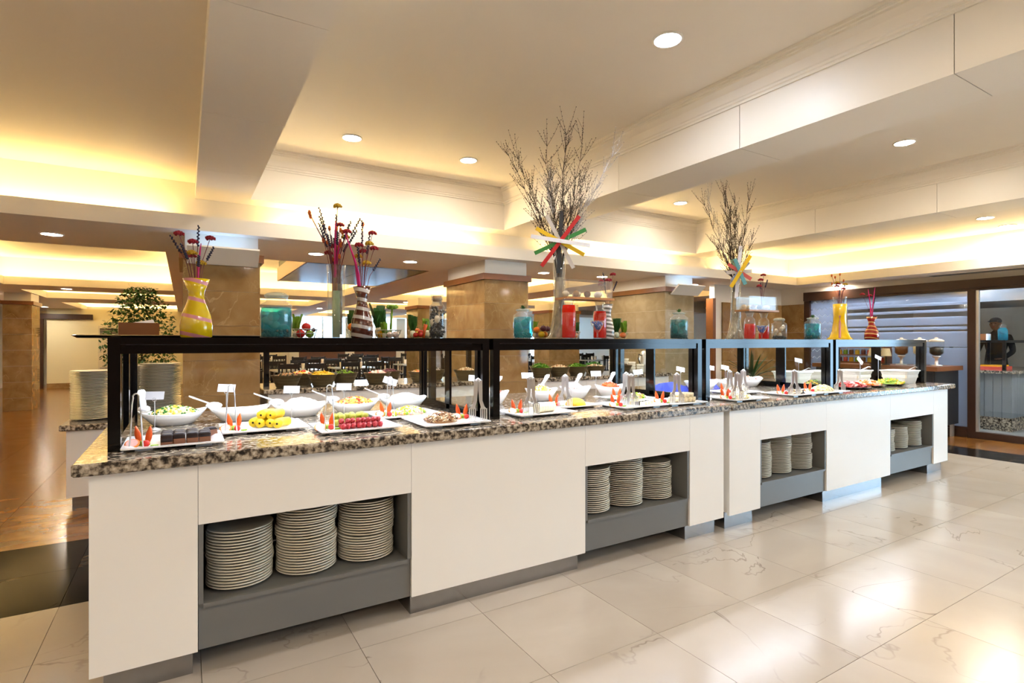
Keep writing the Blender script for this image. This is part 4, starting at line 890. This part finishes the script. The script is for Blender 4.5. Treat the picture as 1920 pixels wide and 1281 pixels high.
# second guard
jar(1.80, 2.85, .20, .062, 'teal', 'turquoise jar with a succulent lid beside the fruit dish', 'plant', contents=('shell', 'shell'))
vegbasket(2.17, 3.2, 'glass', 'glass dish of plums, oranges and lemons', [V('plum', 'plum', .024, .0, -.02, .075, 'fruit dish, topmost'), V('orange', 'orange', .024, -.035, -.025, .055, 'fruit dish'), V('plum', 'plum', .022, .06, -.01, .06, 'fruit dish, at the rim'), V('lemon', 'lemon', .024, -.03, -.05, .03, 'fruit dish'), V('peach', 'pinkish', .024, .015, -.045, .045, 'fruit dish'), V('orange', 'orange', .024, .045, -.045, .035, 'fruit dish, under the plum'), ('mint', 'leaf2', 'leaves', .07, -.045, .02, .06, 'mint sprig in the fruit dish')], .068)
def branch_vase(x, y, h, lab, nb, H, seed, wh):
    rs = random.Random(seed)
    t = thing('tall_vase', lab, 'vase', (x, y, ST))
    MB().lathe([(.088, 0), (.09, .004), (.075, .03), (.055, .1), (.045, .2), (.041, .35), (.042, h), (.039, h), (.038, .35), (.042, .2), (.052, .1), (.08, .012)], 28, close=False).build('glass_body', 'vaseglass', t, smooth=True)
    f = MB().loft([[(r*(1+.12*math.sin(5*a+z*60))*math.cos(a), r*(1+.12*math.sin(7*a+z*40))*math.sin(a), z) for a in [2*math.pi*k/20 for k in range(20)]] for r, z in ((.07, .006), (.06, .04), (.042, .1), (.033, .2), (.03, .3), (.028, .42))]); f.build('silver_foil', 'silver', t)
    for b in range(nb):
        a = rs.uniform(0, 6.28); sp = rs.uniform(.05, .56); L = H*rs.uniform(.62, 1.0)*(1-.25*sp); lx, ly = math.cos(a)*sp, math.sin(a)*sp*.75
        f_ = -(lx*.515+ly*.857)
        if f_ > 0: lx += .515*f_*.9; ly += .857*f_*.9     # the side with the star stays free of branches
        mb = MB(); pts = []
        for k in range(11):
            u = k/10; z = .12+(L-.12)*u; q = max(0, z-h*.95)
            pts.append(Vector((lx*q+rs.uniform(-.012, .012)*min(1, q*5)+.018*math.cos(a), ly*q+rs.uniform(-.012, .012)*min(1, q*5)+.018*math.sin(a), z)))
        mb.tube(pts, .0045, 5, .0012)
        for k in range(4, 11):
            for q in range(4):
                d = Vector((rs.uniform(-.7, .7)+lx, rs.uniform(-.5, .5)+ly, rs.uniform(.5, 1.1))).normalized(); l = L*rs.uniform(.05, .14); p = pts[k]; e = p+d*l*.5+Vector((0, 0, l*.06)); g = p+d*l+Vector((0, 0, l*.25))
                if p.z < h: continue
                mb.tube([p, e, g], .0016, 4, .0007)
                mb.cm = 0
                for s in range(5): mb.ball(p.lerp(g, .3+s*.17)+Vector((rs.uniform(-.004, .004), 0, 0)), .0034, 5, 3)
                if rs.random() < .5:
                    d2 = Vector((rs.uniform(-.8, .8), rs.uniform(-.5, .5), .8)).normalized(); mb.tube([e, e+d2*l*.5], .0011, 4, .0006)
        tag(mb.build('bare_branch', 'twigw' if b % wh == 0 else 'twig', None, (x, y, ST)), ('whitewashed' if b % wh == 0 else 'dark')+' budded branch standing in the '+lab.split(' with')[0], 'branch', 'branches in the '+lab.split(' with')[0])
def slat_star(x, y, z, slats, lab, L=.36, wd=.026, hang=None):
    t = thing('slat_star', lab, 'ornament', (x, y, z), R(-31))
    for k, (c, ang, ln) in enumerate(slats):
        o = MB().obox((0, 0, 0), (ln, .006, wd)).build(c[5:]+'_slat', c, t, (0, -.008*k, 0)); o.rotation_euler = (0, R(-ang), 0)
    o = MB().lathe([(.006, 0), (.006, .006)], 10).build('screw', 'chrome', t, (0, -.008*len(slats)+.004, 0)); o.rotation_euler = (R(90), 0, 0)
branch_vase(2.2, 3.02, .56, 'large foil-lined vase with the big slat star', 20, 1.55, 3, 5)
slat_star(2.173, 2.975, ST+.655, [('slat_black', 87, .42), ('slat_grey', -63, .40), ('slat_yellow', -29, .37), ('slat_green', 25, .38), ('slat_red', 53, .42), ('slat_white', -9, .40)], 'large star of coloured wooden slats on the tall branch vase')
def rack(x, y, rb, h, lab, wh, fill1, fill2, gx=0):
    for s, (dx, dy, fl) in enumerate(((-.165*rb, -.02, fill1), (.165*rb, .06, fill2))):
        t = thing('stopper_bottle', ['bottle of red water on the star side of the %s' % wh, 'bottle of red water on the far side of the %s' % wh][s], 'bottle', (x+dx, y+dy, ST))
        MB().lathe([(.043, 0), (.046, .004), (.046, h*.62), (.04, h*.72), (.024, h*.78), (.024, h*.82), (.04, h), (.037, h), (.021, h*.81)], 26, close=False).build('glass_body', 'bottle', t, smooth=True)
        MB().lathe([(.041, .008), (.044, .014), (.044, h*.6*fl), (.04, h*.7*fl)], 26).build('red_water', 'red', t, smooth=True)
    b = tag(BX((-.19, -.075, 0), (.19, .075, .014)).build('wooden_board', 'boardwood', None, (x, y+.02, ST+h-.002), rz=R(-4)), 'honey wooden board bridging the bottles of the %s' % wh, 'board')
    t = thing('acrylic_box', lab, 'box', (x, y+.02, ST+h+.012), R(-4)); z1 = .115
    for a, c in (((-.18, -.07, 0), (.18, -.066, z1)), ((-.18, .066, 0), (.18, .07, z1)), ((-.18, -.066, 0), (-.176, .066, z1)), ((.176, -.066, 0), (.18, .066, z1)), ((-.176, -.066, 0), (.176, .066, .004))): BX(a, c).build('acrylic_wall', 'acrylic', t)
    for k in range(7):
        o = MB().ball((0, 0, 0), (.025+.004*(k % 3), .021, .022), 12, 8, .05).build('sea_shell', ['shell', 'cork', 'oat', 'sponge', 'porcelain', 'porcelain', 'shell'][k], None, (x-.14+k*.046, y+.02+.027*(-1)**k, ST+h+.0375), smooth=True, rz=k)
        tag(o, '%s shell lying in the acrylic box of the %s' % (['ribbed cream', 'brown', 'beige', 'dark brown spiral', 'white', 'small white', 'sandy'][k], wh), 'shell')
    t = thing('goblet', 'stemmed goblet of blue glass beads before the %s' % wh, 'goblet', (x+gx, y-.11, ST))
    MB().lathe([(.028, 0), (.028, .003), (.005, .01), (.005, .04), (.02, .055), (.042, .09), (.048, .12), (.045, .12), (.038, .09), (.015, .06)], 22, close=False).build('glass_bowl', 'bottle', t, smooth=True)
    bb = MB()
    for k in range(60):
        a = random.uniform(0, 6.3); q = random.random(); rr = (.012+.028*q)*math.sqrt(random.random()); bb.ball((rr*math.cos(a), rr*math.sin(a), .062+.05*q), .006, 6, 4)
    bb.build('blue_beads', 'bluebead', t)['kind'] = 'stuff'
rack(2.31, 2.86, 1.0, .262, 'clear acrylic box of shells on the bottle rack by the big star', 'rack by the big star', 1.2, 1.05)
carafe(2.79, 3.2, .27, .05, .024, .042, 'silverglass', 'silver striped carafe vase behind the red bottles')
bouquet(2.79, 3.2, ST+.24, [('yr', -.45, 0, .2), ('yr', -.2, 0, .18), ('yr', .3, 0, .26), ('yr', .36, .1, .22), ('yr', 0, 0, .21), ('lv', -.6, 0, .16), ('lv', .1, 0, .28), ('lv', .3, 0, .2)], 'silver striped carafe vase', 'dried flowers in the silver carafe')
vegbasket(2.47, 3.25, 'wire', 'wire basket of lemons behind the blue goblet', [V('lemon', 'lemon', .03, -.03, -.02, .07, 'basket behind the goblet'), V('orange', 'orange', .026, .01, -.03, .06, 'basket behind the goblet'), ('basil', 'leaf', 'leaves', .09, .05, 0, .05, 'basil sprig in the basket behind the goblet')])
vegbasket(3.0, 3.3, 'glass', 'glass dish of greens and an orange pepper by the silver carafe', [('chard', 'leaf', 'leaves', .12, -.03, 0, .045, 'dark chard leaves by the silver carafe'), ('spinach', 'leaf2', 'leaves', .11, .06, 0, .045, 'bright spinach leaves by the silver carafe'), V('pepper', 'pepper', .026, .02, -.02, .09, 'dish by the silver carafe')], .07)
jar(3.13, 2.80, .215, .064, 'teal2', 'deep teal jar with a succulent lid at the second guard end', 'plant', contents=('pebble', 'shell'))
# third guard
branch_vase(4.17, 3.09, .55, 'slim foil-lined vase with the small slat star', 16, 1.38, 11, 99)
slat_star(4.147, 3.044, ST+.59, [('slat_white', 85, .46), ('slat_sage', -60, .25), ('slat_grey', 4, .22), ('slat_pink', -33, .24), ('slat_teal', -68, .24), ('slat_blue', 48, .22), ('slat_yellow', 58, .32)], 'small star of coloured wooden slats on the slim branch vase', wd=.03)
rack(4.27, 2.93, .95, .242, 'clear acrylic box of shells on the bottle rack by the small star', 'rack by the small star', .78, .7, -.125)
bouquet(4.375, 2.975, ST+.34, [('yr', -.35, 0, .13), ('yr', -.1, 0, .17), ('yr', .15, 0, .23), ('lv', .6, 0, .19), ('lv', .75, 0, .17)], 'acrylic box by the small star', 'dried flowers in the acrylic box')
jar(4.70, 3.02, .2, .066, None, 'clear jar of shells beside the red water rack', 'lid', contents=('darkstone', 'shell'))
jar(4.86, 2.80, .215, .068, 'teal', 'turquoise jar with a succulent lid at the third guard end', 'plant', contents=('pebble', 'shell'))
# fourth guard
t = thing('trumpet_vase', 'yellow glass trumpet vase with a pink stripe', 'vase', (5.5, 2.9, ST))
MB().lathe([(.112, 0), (.115, .006), (.09, .03), (.068, .09), (.058, .17), (.056, .24), (.062, .35), (.059, .35), (.052, .24)], 30, close=False).build('glass_body', 'yelplain', t, smooth=True)
MB().tube([(-.885*q, -.466*q, z) for q, z in ((.101, .012), (.088, .03), (.066, .09), (.056, .17), (.054, .235))], .012, 8, .009).build('pink_stripe', 'pinkglass', t, smooth=True)
MB().lathe([(.047, .2), (.053, .34), (.062, .42)], 22, close=False).build('clear_neck', 'vaseglass', t, smooth=True)
bouquet(5.5, 2.9, ST+.34, [('yr', -.2, 0, .2), ('yy', .1, 0, .22), ('yy', .25, 0, .2), ('yr', .4, 0, .19), ('yr', .5, 0, .16), ('lv', .6, 0, .2), ('ru', -.9, 0, .2), ('ru', -.7, 0, .28), ('ru', 0, 0, .3), ('ru', .15, .1, .28), ('ru', .75, 0, .25), ('lv', 0, 0, .15)], 'yellow trumpet vase', 'dried flowers in the yellow trumpet vase', .03)
jar(5.94, 3.15, .19, .06, None, 'clear jar of shells behind the yellow trumpet vase', 'lid', contents=('shell', 'pinkish'))
carafe(6.0, 2.85, .235, .064, .028, .05, 'redglass', 'red carafe vase with golden spiral stripes')
bouquet(6.0, 2.85, ST+.2, [('pk', -.3, 0, .28), ('pk', .3, 0, .34), ('pk', .1, 0, .32), ('yr', -.6, 0, .26), ('lv', -.4, 0, .25), ('yr', 0, .1, .25)], 'red striped carafe vase', 'dried plumes in the red carafe')
# ---------------------------------------------------------------- salad bar bowls behind
rbw = MB().lathe([(.085, 0), (.09, .004), (.1, .02), (.097, .023), (.112, .05), (.109, .053), (.124, .08), (.121, .083), (.138, .112), (.142, .118), (.137, .118), (.12, .085), (.1, .04), (.0, .035)], 30, close=False)
b0 = None
sal = [(.84, 5.58, 'brown beans', ['olive', 'nut'], 'ball'), (1.03, 5.86, 'mixed sweetcorn', ['cheese', 'tomato', 'cream'], 'ball'), (1.17, 5.56, 'yellow pickled peppers', ['banana', 'lemon'], 'stick'), (1.42, 5.72, 'green olives', ['lime', 'olive'], 'ball'), (1.72, 5.56, 'sliced radish', ['onion', 'ham', 'rice'], 'disc'), (1.93, 5.82, 'chopped beetroot', ['beet', 'plum'], 'box'), (2.20, 5.56, 'mixed vegetables', ['pepper', 'lime', 'onion'], 'box'), (2.45, 5.80, 'chopped onions', ['onion', 'olive'], 'box'), (2.75, 5.58, 'mushrooms', ['oat', 'nut'], 'ball'),
       (3.80, 5.60, 'curly parsley', ['salad', 'leaf2'], 'leaf'), (4.09, 5.62, 'chickpeas', ['oat', 'nut'], 'ball'), (4.38, 5.62, 'green lettuce', ['leaf2', 'salad'], 'leaf'), (4.67, 5.60, 'black and brown olives', ['olive', 'nut', 'oat'], 'ball'), (4.86, 5.88, 'dill', ['salad', 'herb'], 'leaf'), (5.12, 5.58, 'black olives', ['darkstone', 'plum'], 'ball'), (4.0, 5.92, 'rocket leaves', ['salad', 'leaf2'], 'leaf')]
for x, y, n_, ms, sh in sal:
    if b0 is None: o = b0 = rbw.build('ribbed_bowl', 'bronze', None, (x, y, .9), smooth=False)
    else: o = b0.copy(); COL.objects.link(o); o.location = (x, y, .9)
    tag(o, 'ribbed bronze bowl of %s on the salad bar' % n_, 'bowl', 'ribbed bowls on the salad bars')
    heap('salad_heap', 'heap of %s in a ribbed bronze bowl' % n_, 'salad', (x, y, .985), .115, .115, .055, ms, 90, sh, .013 if sh != 'leaf' else .024)
# guard frame standing on the first salad bar, cup stacks and kettle on the second
t = thing('sneeze_guard', 'black framed glass guard on the salad bar behind the ribbed bowls', 'sneeze guard', (.66, 5.75, .9))
for x in (0, 2.2): BX((x, 0, -.001), (x+.05, .05, .48)).build('post', 'black', t)
BX((0, 0, .44), (2.25, .05, .48)).build('top_rail', 'black', t)
t = thing('kettle', 'polished steel jug standing behind the cup stacks', 'kettle', (5.62, 5.66, .9))
MB().lathe([(.07, 0), (.075, .01), (.075, .2), (.06, .26), (.045, .3), (.0, .31)], 22).build('body', 'chrome', t, smooth=True); MB().tube([(-.06, 0, .24), (-.11, 0, .26), (-.12, 0, .2), (-.075, 0, .1)], .008, 6).build('handle', 'blackflat', t)
cu = MB().lathe([(.035, 0), (.045, .01), (.055, .05), (.052, .05), (.04, .012), (0, .01)], 18, close=False)
c1 = None
for k, (x, y, n) in enumerate(((5.28, 5.95, 6), (5.42, 5.84, 5), (5.34, 5.62, 4), (5.48, 5.60, 3))):
    for j in range(n):
        if c1 is None: o = c1 = cu.build('stacked_cup', 'plate', None, (x, y, .9), smooth=True)
        else: o = c1.copy(); COL.objects.link(o); o.location = (x, y, .9+j*.036)
        tag(o, 'ivory cup in the %s cup stack beside the steel jug' % ['tallest', 'second tallest', 'low front', 'lowest'][k], 'cup', 'cups on the second salad bar')
# ---------------------------------------------------------------- dining hall: tables and chairs
def mkchair():
    t = thing('dining_chair', 'dark wooden dining chair with slatted back in the dining hall', 'chair', (0, 0, 0), 0, 'dining hall chairs')
    BX((-.2, -.2, .43), (.2, .2, .46)).build('seat', 'chairwood', t)
    for sx in (-1, 1):
        BX((sx*.18-.018, -.2, 0), (sx*.18+.018, -.165, .43)).build('leg', 'chairwood', t)
        BX((sx*.18-.018, .165, 0), (sx*.18+.018, .2, .92)).build('leg', 'chairwood', t)
    BX((-.165, .17, .80), (.165, .195, .9)).build('backrest', 'chairwood', t)
    for k in range(4): BX((-.13+k*.08, .175, .46), (-.105+k*.08, .19, .80)).build('back_slat', 'chairwood', t)
    return t
def mktable():
    t = thing('dining_table', 'pale topped dining table with dark legs in the dining hall', 'table', (0, 0, 0), 0, 'dining hall tables')
    BX((-.45, -.4, .72), (.45, .4, .75)).build('tabletop', 'tablewhite', t)
    for sx in (-1, 1):
        for sy in (-1, 1): BX((sx*.4-.025, sy*.35-.025, 0), (sx*.4+.025, sy*.35+.025, .72)).build('leg', 'chairwood', t)
    return t
ch0, tb0 = None, None
tum = None
tabs = [(2.0, 12.2, 0), (3.3, 12.6, 0), (5.2, 13.6, 0), (3.0, 15.2, 0), (4.6, 15.6, 0), (6.4, 15.4, 0), (5.0, 18.4, 0), (7.2, 18.2, 0), (7.3, 13.0, 0), (8.9, 14.6, 0), (10.4, 15.8, 0), (11.4, 13.6, 0), (12.6, 16.6, 0), (9.6, 18.6, 0), (2.2, 18.6, 0)]
for i, (x, y, a) in enumerate(tabs):
    if tb0 is None: tb0 = mktable(); tb0.location = (x, y, 0)
    else: copy_tree(tb0, (x, y, 0), a)
    for dx, dy, rz in ((-.24, .66, 0), (.26, .65, .06), (-.24, -.66, math.pi), (.26, -.67, math.pi+.06)):
        if ch0 is None: ch0 = mkchair(); ch0.location = (x+dx, y+dy, 0)
        else: copy_tree(ch0, (x+dx, y+dy, 0), rz+random.uniform(-.05, .05))
    for q in range(3):
        p = (x-.25+q*.22, y+random.uniform(-.15, .15), .75)
        if tum is None:
            tum = MB().lathe([(.03, 0), (.036, .12), (.033, .12), (.027, .006)], 12, close=False).build('tumbler', 'porcelain', None, p, smooth=True); o = tum
        else: o = tum.copy(); COL.objects.link(o); o.location = p
        tag(o, 'small white table vessel on a dining hall table', 'cup', 'vessels on the dining tables')
# ---------------------------------------------------------------- plants
def ficus(x, y, z0, lab):
    t = thing('potted_ficus', lab, 'plant', (x, y, 0)); rs = random.Random(5)
    MB().lathe([(.13, 0), (.16, .02), (.2, .35), (.21, .4), (.19, .4), (.18, .36), (0, .35)], 22, close=False).build('pot', 'darkwood', t, smooth=True)
    MB().tube([(0, 0, .3), (.02, 0, .9), (0, .02, 1.5)], .02, 7, .008).build('trunk', 'twig', t)
    lf = MB()
    for k in range(3200):
        a = rs.uniform(0, 6.28); h = rs.uniform(.75, 1.95); rr = (.34*math.sin(math.pi*min(1, (h-.6)/1.5))+.03)*math.sqrt(rs.random()); p = Vector((rr*math.cos(a), rr*math.sin(a), h))
        d = Vector((rs.uniform(-1, 1), rs.uniform(-1, 1), rs.uniform(-1, .3))).normalized()*.05; s = d.cross(Vector((0, 0, 1))).normalized()*.016
        lf.add([p, p+d*.5+s, p+d, p+d*.5-s], [(0, 1, 2, 3)])
    lf.build('foliage', 'leaf', t)['kind'] = 'stuff'
ficus(-.42, 7.4, 0, 'leafy green ficus standing behind the plate stacks')
t = thing('potted_yucca', 'spiky green yucca standing before the amber marble wall', 'plant', (7.5, 5.28, 0))
MB().lathe([(.15, 0), (.2, .35), (.21, .38), (.18, .38), (0, .33)], 20, close=False).build('pot', 'cabinet', t, smooth=True)
MB().tube([(0, 0, .3), (.01, 0, .75)], .03, 8).build('trunk', 'twig', t)
for k in range(34):
    a = k*2.4; e = .1+1.25*(k/34); L = .55
    d = Vector((math.cos(a)*math.cos(e), math.sin(a)*math.cos(e), math.sin(e))); s = Vector((-math.sin(a), math.cos(a), 0))
    q = [Vector((0, 0, .75))+d*L*u+Vector((0, 0, -.22*u*u*math.cos(e))) for u in (0, .35, .7, 1)]
    MB().loft([[p-s*w_, p+Vector((0, 0, -.004)), p+s*w_, p+Vector((0, 0, .003))] for p, w_ in zip(q, (.012, .022, .016, .001))]).build('leaf_blade', 'darkleaf' if k % 2 else 'leaf', t)
# corridor air conditioner
t = thing('floor_air_conditioner', 'cream floor-standing air conditioner against the corridor wall', 'air conditioner', (-1.85, 19.95, 0))
BX((-.3, -.13, 0), (.3, .15, 1.8)).build('cabinet', 'acgrey', t); BX((-.26, -.14, 1.48), (.26, -.128, 1.72)).build('outlet', 'blackflat', t)
for k in range(4): BX((-.26, -.15, 1.50+k*.055), (.26, -.138, 1.515+k*.055)).build('louvre', 'acgrey', t)
for k in range(8): BX((-.26, -.14, .2+k*.05), (.26, -.128, .22+k*.05)).build('intake_slat', 'grey', t)
# ---------------------------------------------------------------- drinks station by the frosted glass
t = thing('drinks_station', 'dark cabinet with a brown wooden top before the frosted glass', 'cabinet', (8.6, 3.3, 0))
BX((0, 0, .19), (.72, 1.6, .94)).build('body', 'cabinet', t)
for k in range(3): BX((-.012, .02+k*.53, .22), (0, .53+k*.53, .92)).build('door', 'cabinet', t)
BX((-.04, -.04, .94), (.76, 1.64, 1.0)).build('wooden_top', 'wood', t)
for x in (.04, .66):
    for y in (.04, 1.52): BX((x, y, 0), (x+.04, y+.04, .19)).build('leg', 'chrome', t)
BX((.5, .85, 1.0), (.72, 1.6, 1.02)).build('shelf_base', 'wood', t)
for z in (1.12, 1.24): BX((.5, .85, z), (.72, 1.6, z+.015)).build('shelf', 'wood', t)
BX((.5, .835, 1.0), (.72, .85, 1.34)).build('shelf_end', 'wood', t); BX((.5, 1.6, 1.0), (.72, 1.615, 1.34)).build('shelf_end', 'wood', t)
js = None
rs = random.Random(2)
for j, z in enumerate((1.02, 1.135, 1.255)):
    for k in range(8):
        c = ['ham', 'mango', 'lime', 'sponge', 'cheese', 'beet'][(k*5+j*2) % 6]
        nmz = {'ham': 'red', 'mango': 'orange', 'lime': 'green', 'sponge': 'brown', 'cheese': 'yellow', 'beet': 'dark red'}[c]
        t = thing('condiment_jar', '%s condiment jar with ivory cap on the %s shelf of the drinks station' % (nmz, ['bottom', 'middle', 'upper'][j]), 'jar', (9.2, 4.22+k*.09, z), 0, 'condiment jars on the drinks station')
        MB().lathe([(.03, 0), (.032, .004), (.032, .06), (.024, .07)], 12).build('jar_body', c, t, smooth=True); MB().lathe([(.026, .069), (.026, .085)], 12).build('cap', 'tub', t, smooth=True)
for k, y in enumerate((3.42, 3.62, 3.85)):
    t = thing('cereal_dispenser', ['clear cereal dispenser of dark flakes at the end of the station', 'clear cereal dispenser of pale flakes between its neighbours', 'clear cereal dispenser of brown flakes next to the shelf'][k], 'dispenser', (8.95, y, 1.0))
    MB().lathe([(.07, 0), (.07, .012), (.02, .02), (.02, .1), (.05, .13), (.05, .14)], 20).build('stand', 'chrome', t, smooth=True)
    MB().lathe([(.045, .14), (.085, .18), (.085, .33), (.08, .34)], 22, close=False).build('hopper', 'glass', t, smooth=True); MB().lathe([(.04, .145), (.078, .18), (.078, .25+.02*k), (.03, .27)], 18).build('flakes', ['darkstone', 'oat', 'sponge'][k], t, smooth=True)
    MB().lathe([(.088, .335), (.088, .355), (.06, .37), (.02, .38), (.02, .395), (.0, .4)], 20).build('lid', 'tub', t, smooth=True)
for k, y in enumerate((3.95, 4.12)):
    t = thing('table_lamp', ['small shaded lamp on the station beside the shelf', 'small shaded lamp on the station between dispenser and lamp'][1-k], 'lamp', (8.72, y, 1.0))
    MB().lathe([(.05, 0), (.05, .01), (.012, .02), (.012, .14)], 16).build('base', 'cabinet', t, smooth=True); MB().lathe([(.07, .13), (.045, .24)], 18, close=False).build('shade', 'oat', t, smooth=True)
# ---------------------------------------------------------------- kitchen seen through the glass door
kc = thing('kitchen_counter', 'grey boarded kitchen counter with granite base beyond the glass door', 'counter', (10.46, 3.06, 0))
BX((.02, .02, .0), (2.0, 1.7, .86)).build('carcass', 'boards', kc); BX((.0, .0, 0), (2.0, 1.7, .2)).build('granite_base', 'granite', kc); BX((-.04, -.04, .86), (2.04, 1.74, .9)).build('granite_top', 'granite', kc)
for k in range(16): BX((.004, .01+k*.105, .2), (.02, .11+k*.105, .86)).build('board', 'boards', kc)
for k in range(18): BX((.02+k*.108, .004, .2), (.124+k*.108, .02, .86)).build('board', 'boards', kc)
kg = thing('kitchen_guard', 'dark framed heated guard on the kitchen counter', 'sneeze guard', (10.56, 3.16, .9))
for x in (0, 1.5):
    for y in (0, .66, 1.34): BX((x, y, -.001), (x+.04, y+.04, .42)).build('post', 'black', kg)
BX((0, 0, .42), (1.54, 1.38, .46)).build('top_shelf', 'black', kg)
for y in (.1, .8):
    tr_ = thing('food_tray', ['red lined food tray under the kitchen guard, by its corner', 'red lined food tray under the kitchen guard, beside the first'][int(y > .5)], 'tray', (10.95, 3.22+y, .9)); BX((-.25, -.05, 0), (.25, .45, .05)).build('tray', 'ham', tr_); BX((-.22, -.02, .045), (.22, .42, .07)).build('food', 'mango', tr_)
kb = thing('kitchen_box', 'brown box with a white label on the kitchen guard', 'box', (10.72, 3.56, 1.36)); BX((-.1, -.15, 0), (.1, .15, .1)).build('carton', 'wood', kb); BX((-.101, -.16, .0), (.05, -.1501, .1)).build('label', 'card', kb)
kj = thing('kitchen_jar', 'turquoise jar on the kitchen guard', 'jar', (10.72, 3.24, 1.36)); MB().lathe([(.06, 0), (.06, .15), (.04, .19)], 18).build('body', 'teal', kj, smooth=True); MB().lathe([(.04, .19), (.05, .22), (.02, .25)], 16).build('lid', 'vaseglass', kj, smooth=True)
hd = thing('extractor_hood', 'grey extractor hood hanging over the kitchen counter', 'hood', (11.4, 4.0, 1.95)); BX((-.9, -1.2, 0), (1.2, 1.6, .18)).build('canopy', 'hood', hd); BX((-.3, -.4, .18), (.6, .8, .56)).build('duct', 'hood', hd)
for y in (2.1, 3.6, 5.0):
    k_ = thing('added_kitchen_light', 'long bluish ceiling tube added to light the kitchen', 'light', (10.2, y, 2.5), 0, 'added kitchen ceiling tubes'); BX((-.5, -.05, -.03), (.5, .05, 0)).build('housing', 'white', k_); BX((-.48, -.035, -.04), (.48, .035, -.0295)).build('tube', 'kitchfill', k_)  # tubes out of view, added to light the kitchen and its counter
# person behind the counter (one skinned figure)
def person(x, y, rz):
    t = thing('person', 'person in dark uniform and grey cap working behind the kitchen counter', 'person', (x, y, 0), rz)
    J = [((0,0,.95),.15),((0,0,1.15),.14),((0,0,1.38),.16),((0,-.01,1.5),.06),((0,-.02,1.56),.055),
         ((.19,0,1.42),.065),((.26,-.05,1.16),.048),((.2,-.26,1.05),.038),((.17,-.33,1.04),.03),
         ((-.19,0,1.42),.065),((-.26,-.05,1.16),.048),((-.2,-.26,1.05),.038),((-.17,-.33,1.04),.03),
         ((.1,0,.88),.1),((.11,-.02,.5),.07),((.11,.02,.09),.045),((.11,-.12,.04),.04),((-.1,0,.88),.1),((-.11,-.02,.5),.07),((-.11,.02,.09),.045),((-.11,-.12,.04),.04)]
    E_ = [(0,1),(1,2),(2,3),(3,4),(2,5),(5,6),(6,7),(7,8),(2,9),(9,10),(10,11),(11,12),(0,13),(13,14),(14,15),(15,16),(0,17),(17,18),(18,19),(19,20)]
    me = bpy.data.meshes.new('body'); me.from_pydata([p for p, r in J], E_, []); me.materials.append(M['uniform'])
    o = bpy.data.objects.new('body', me); COL.objects.link(o); o.parent = t
    sk = o.modifiers.new('skin', 'SKIN'); sb = o.modifiers.new('sub', 'SUBSURF'); sb.levels = 1; sb.render_levels = 1
    for k, (p, r) in enumerate(J): me.skin_vertices[0].data[k].radius = (r, r*.8 if k < 3 else r)
    me.skin_vertices[0].data[0].use_root = True
    h = MB(); h.ball((0, -.03, 1.66), (.078, .098, .118), 16, 12); h.ball((0, -.128, 1.65), (.014, .02, .02), 8, 6)
    for s in (-1, 1): h.ball((s*.079, -.02, 1.655), (.012, .02, .03), 8, 6)
    hd_ = h.build('head', 'skin', t, smooth=True)
    for s in (-1, 1): MB().ball((s*.03, -.118, 1.672), (.011, .008, .007), 8, 6).build('eye', 'blackflat', hd_)
    MB().ball((0, -.122, 1.605), (.024, .008, .006), 8, 5).build('mouth', 'ham', hd_)
    c = MB(); c.ball((0, -.02, 1.715), (.088, .105, .07), 16, 8); c.obox((0, -.14, 1.71), (.13, .09, .012), (R(8), 0, 0)); c.build('cap', 'cap', t, smooth=True)
    for s in (-1, 1):
        hn = MB(); hn.ball((s*.165, -.37, 1.035), (.038, .045, .014), 10, 6)
        for f, (dx, l) in enumerate(((-.027, .05), (-.01, .065), (.009, .062), (.026, .048))): hn.tube([(s*.165+dx, -.40, 1.035), (s*.165+dx, -.40-l*.6, 1.032), (s*.165+dx, -.40-l, 1.018)], .0085, 6, .006)
        hn.tube([(s*.165-s*.03, -.36, 1.033), (s*.165-s*.055, -.385, 1.03), (s*.165-s*.058, -.41, 1.025)], .009, 6, .007); hn.build('hand', 'skin', t, smooth=True)
person(12.85, 3.98, R(-90))
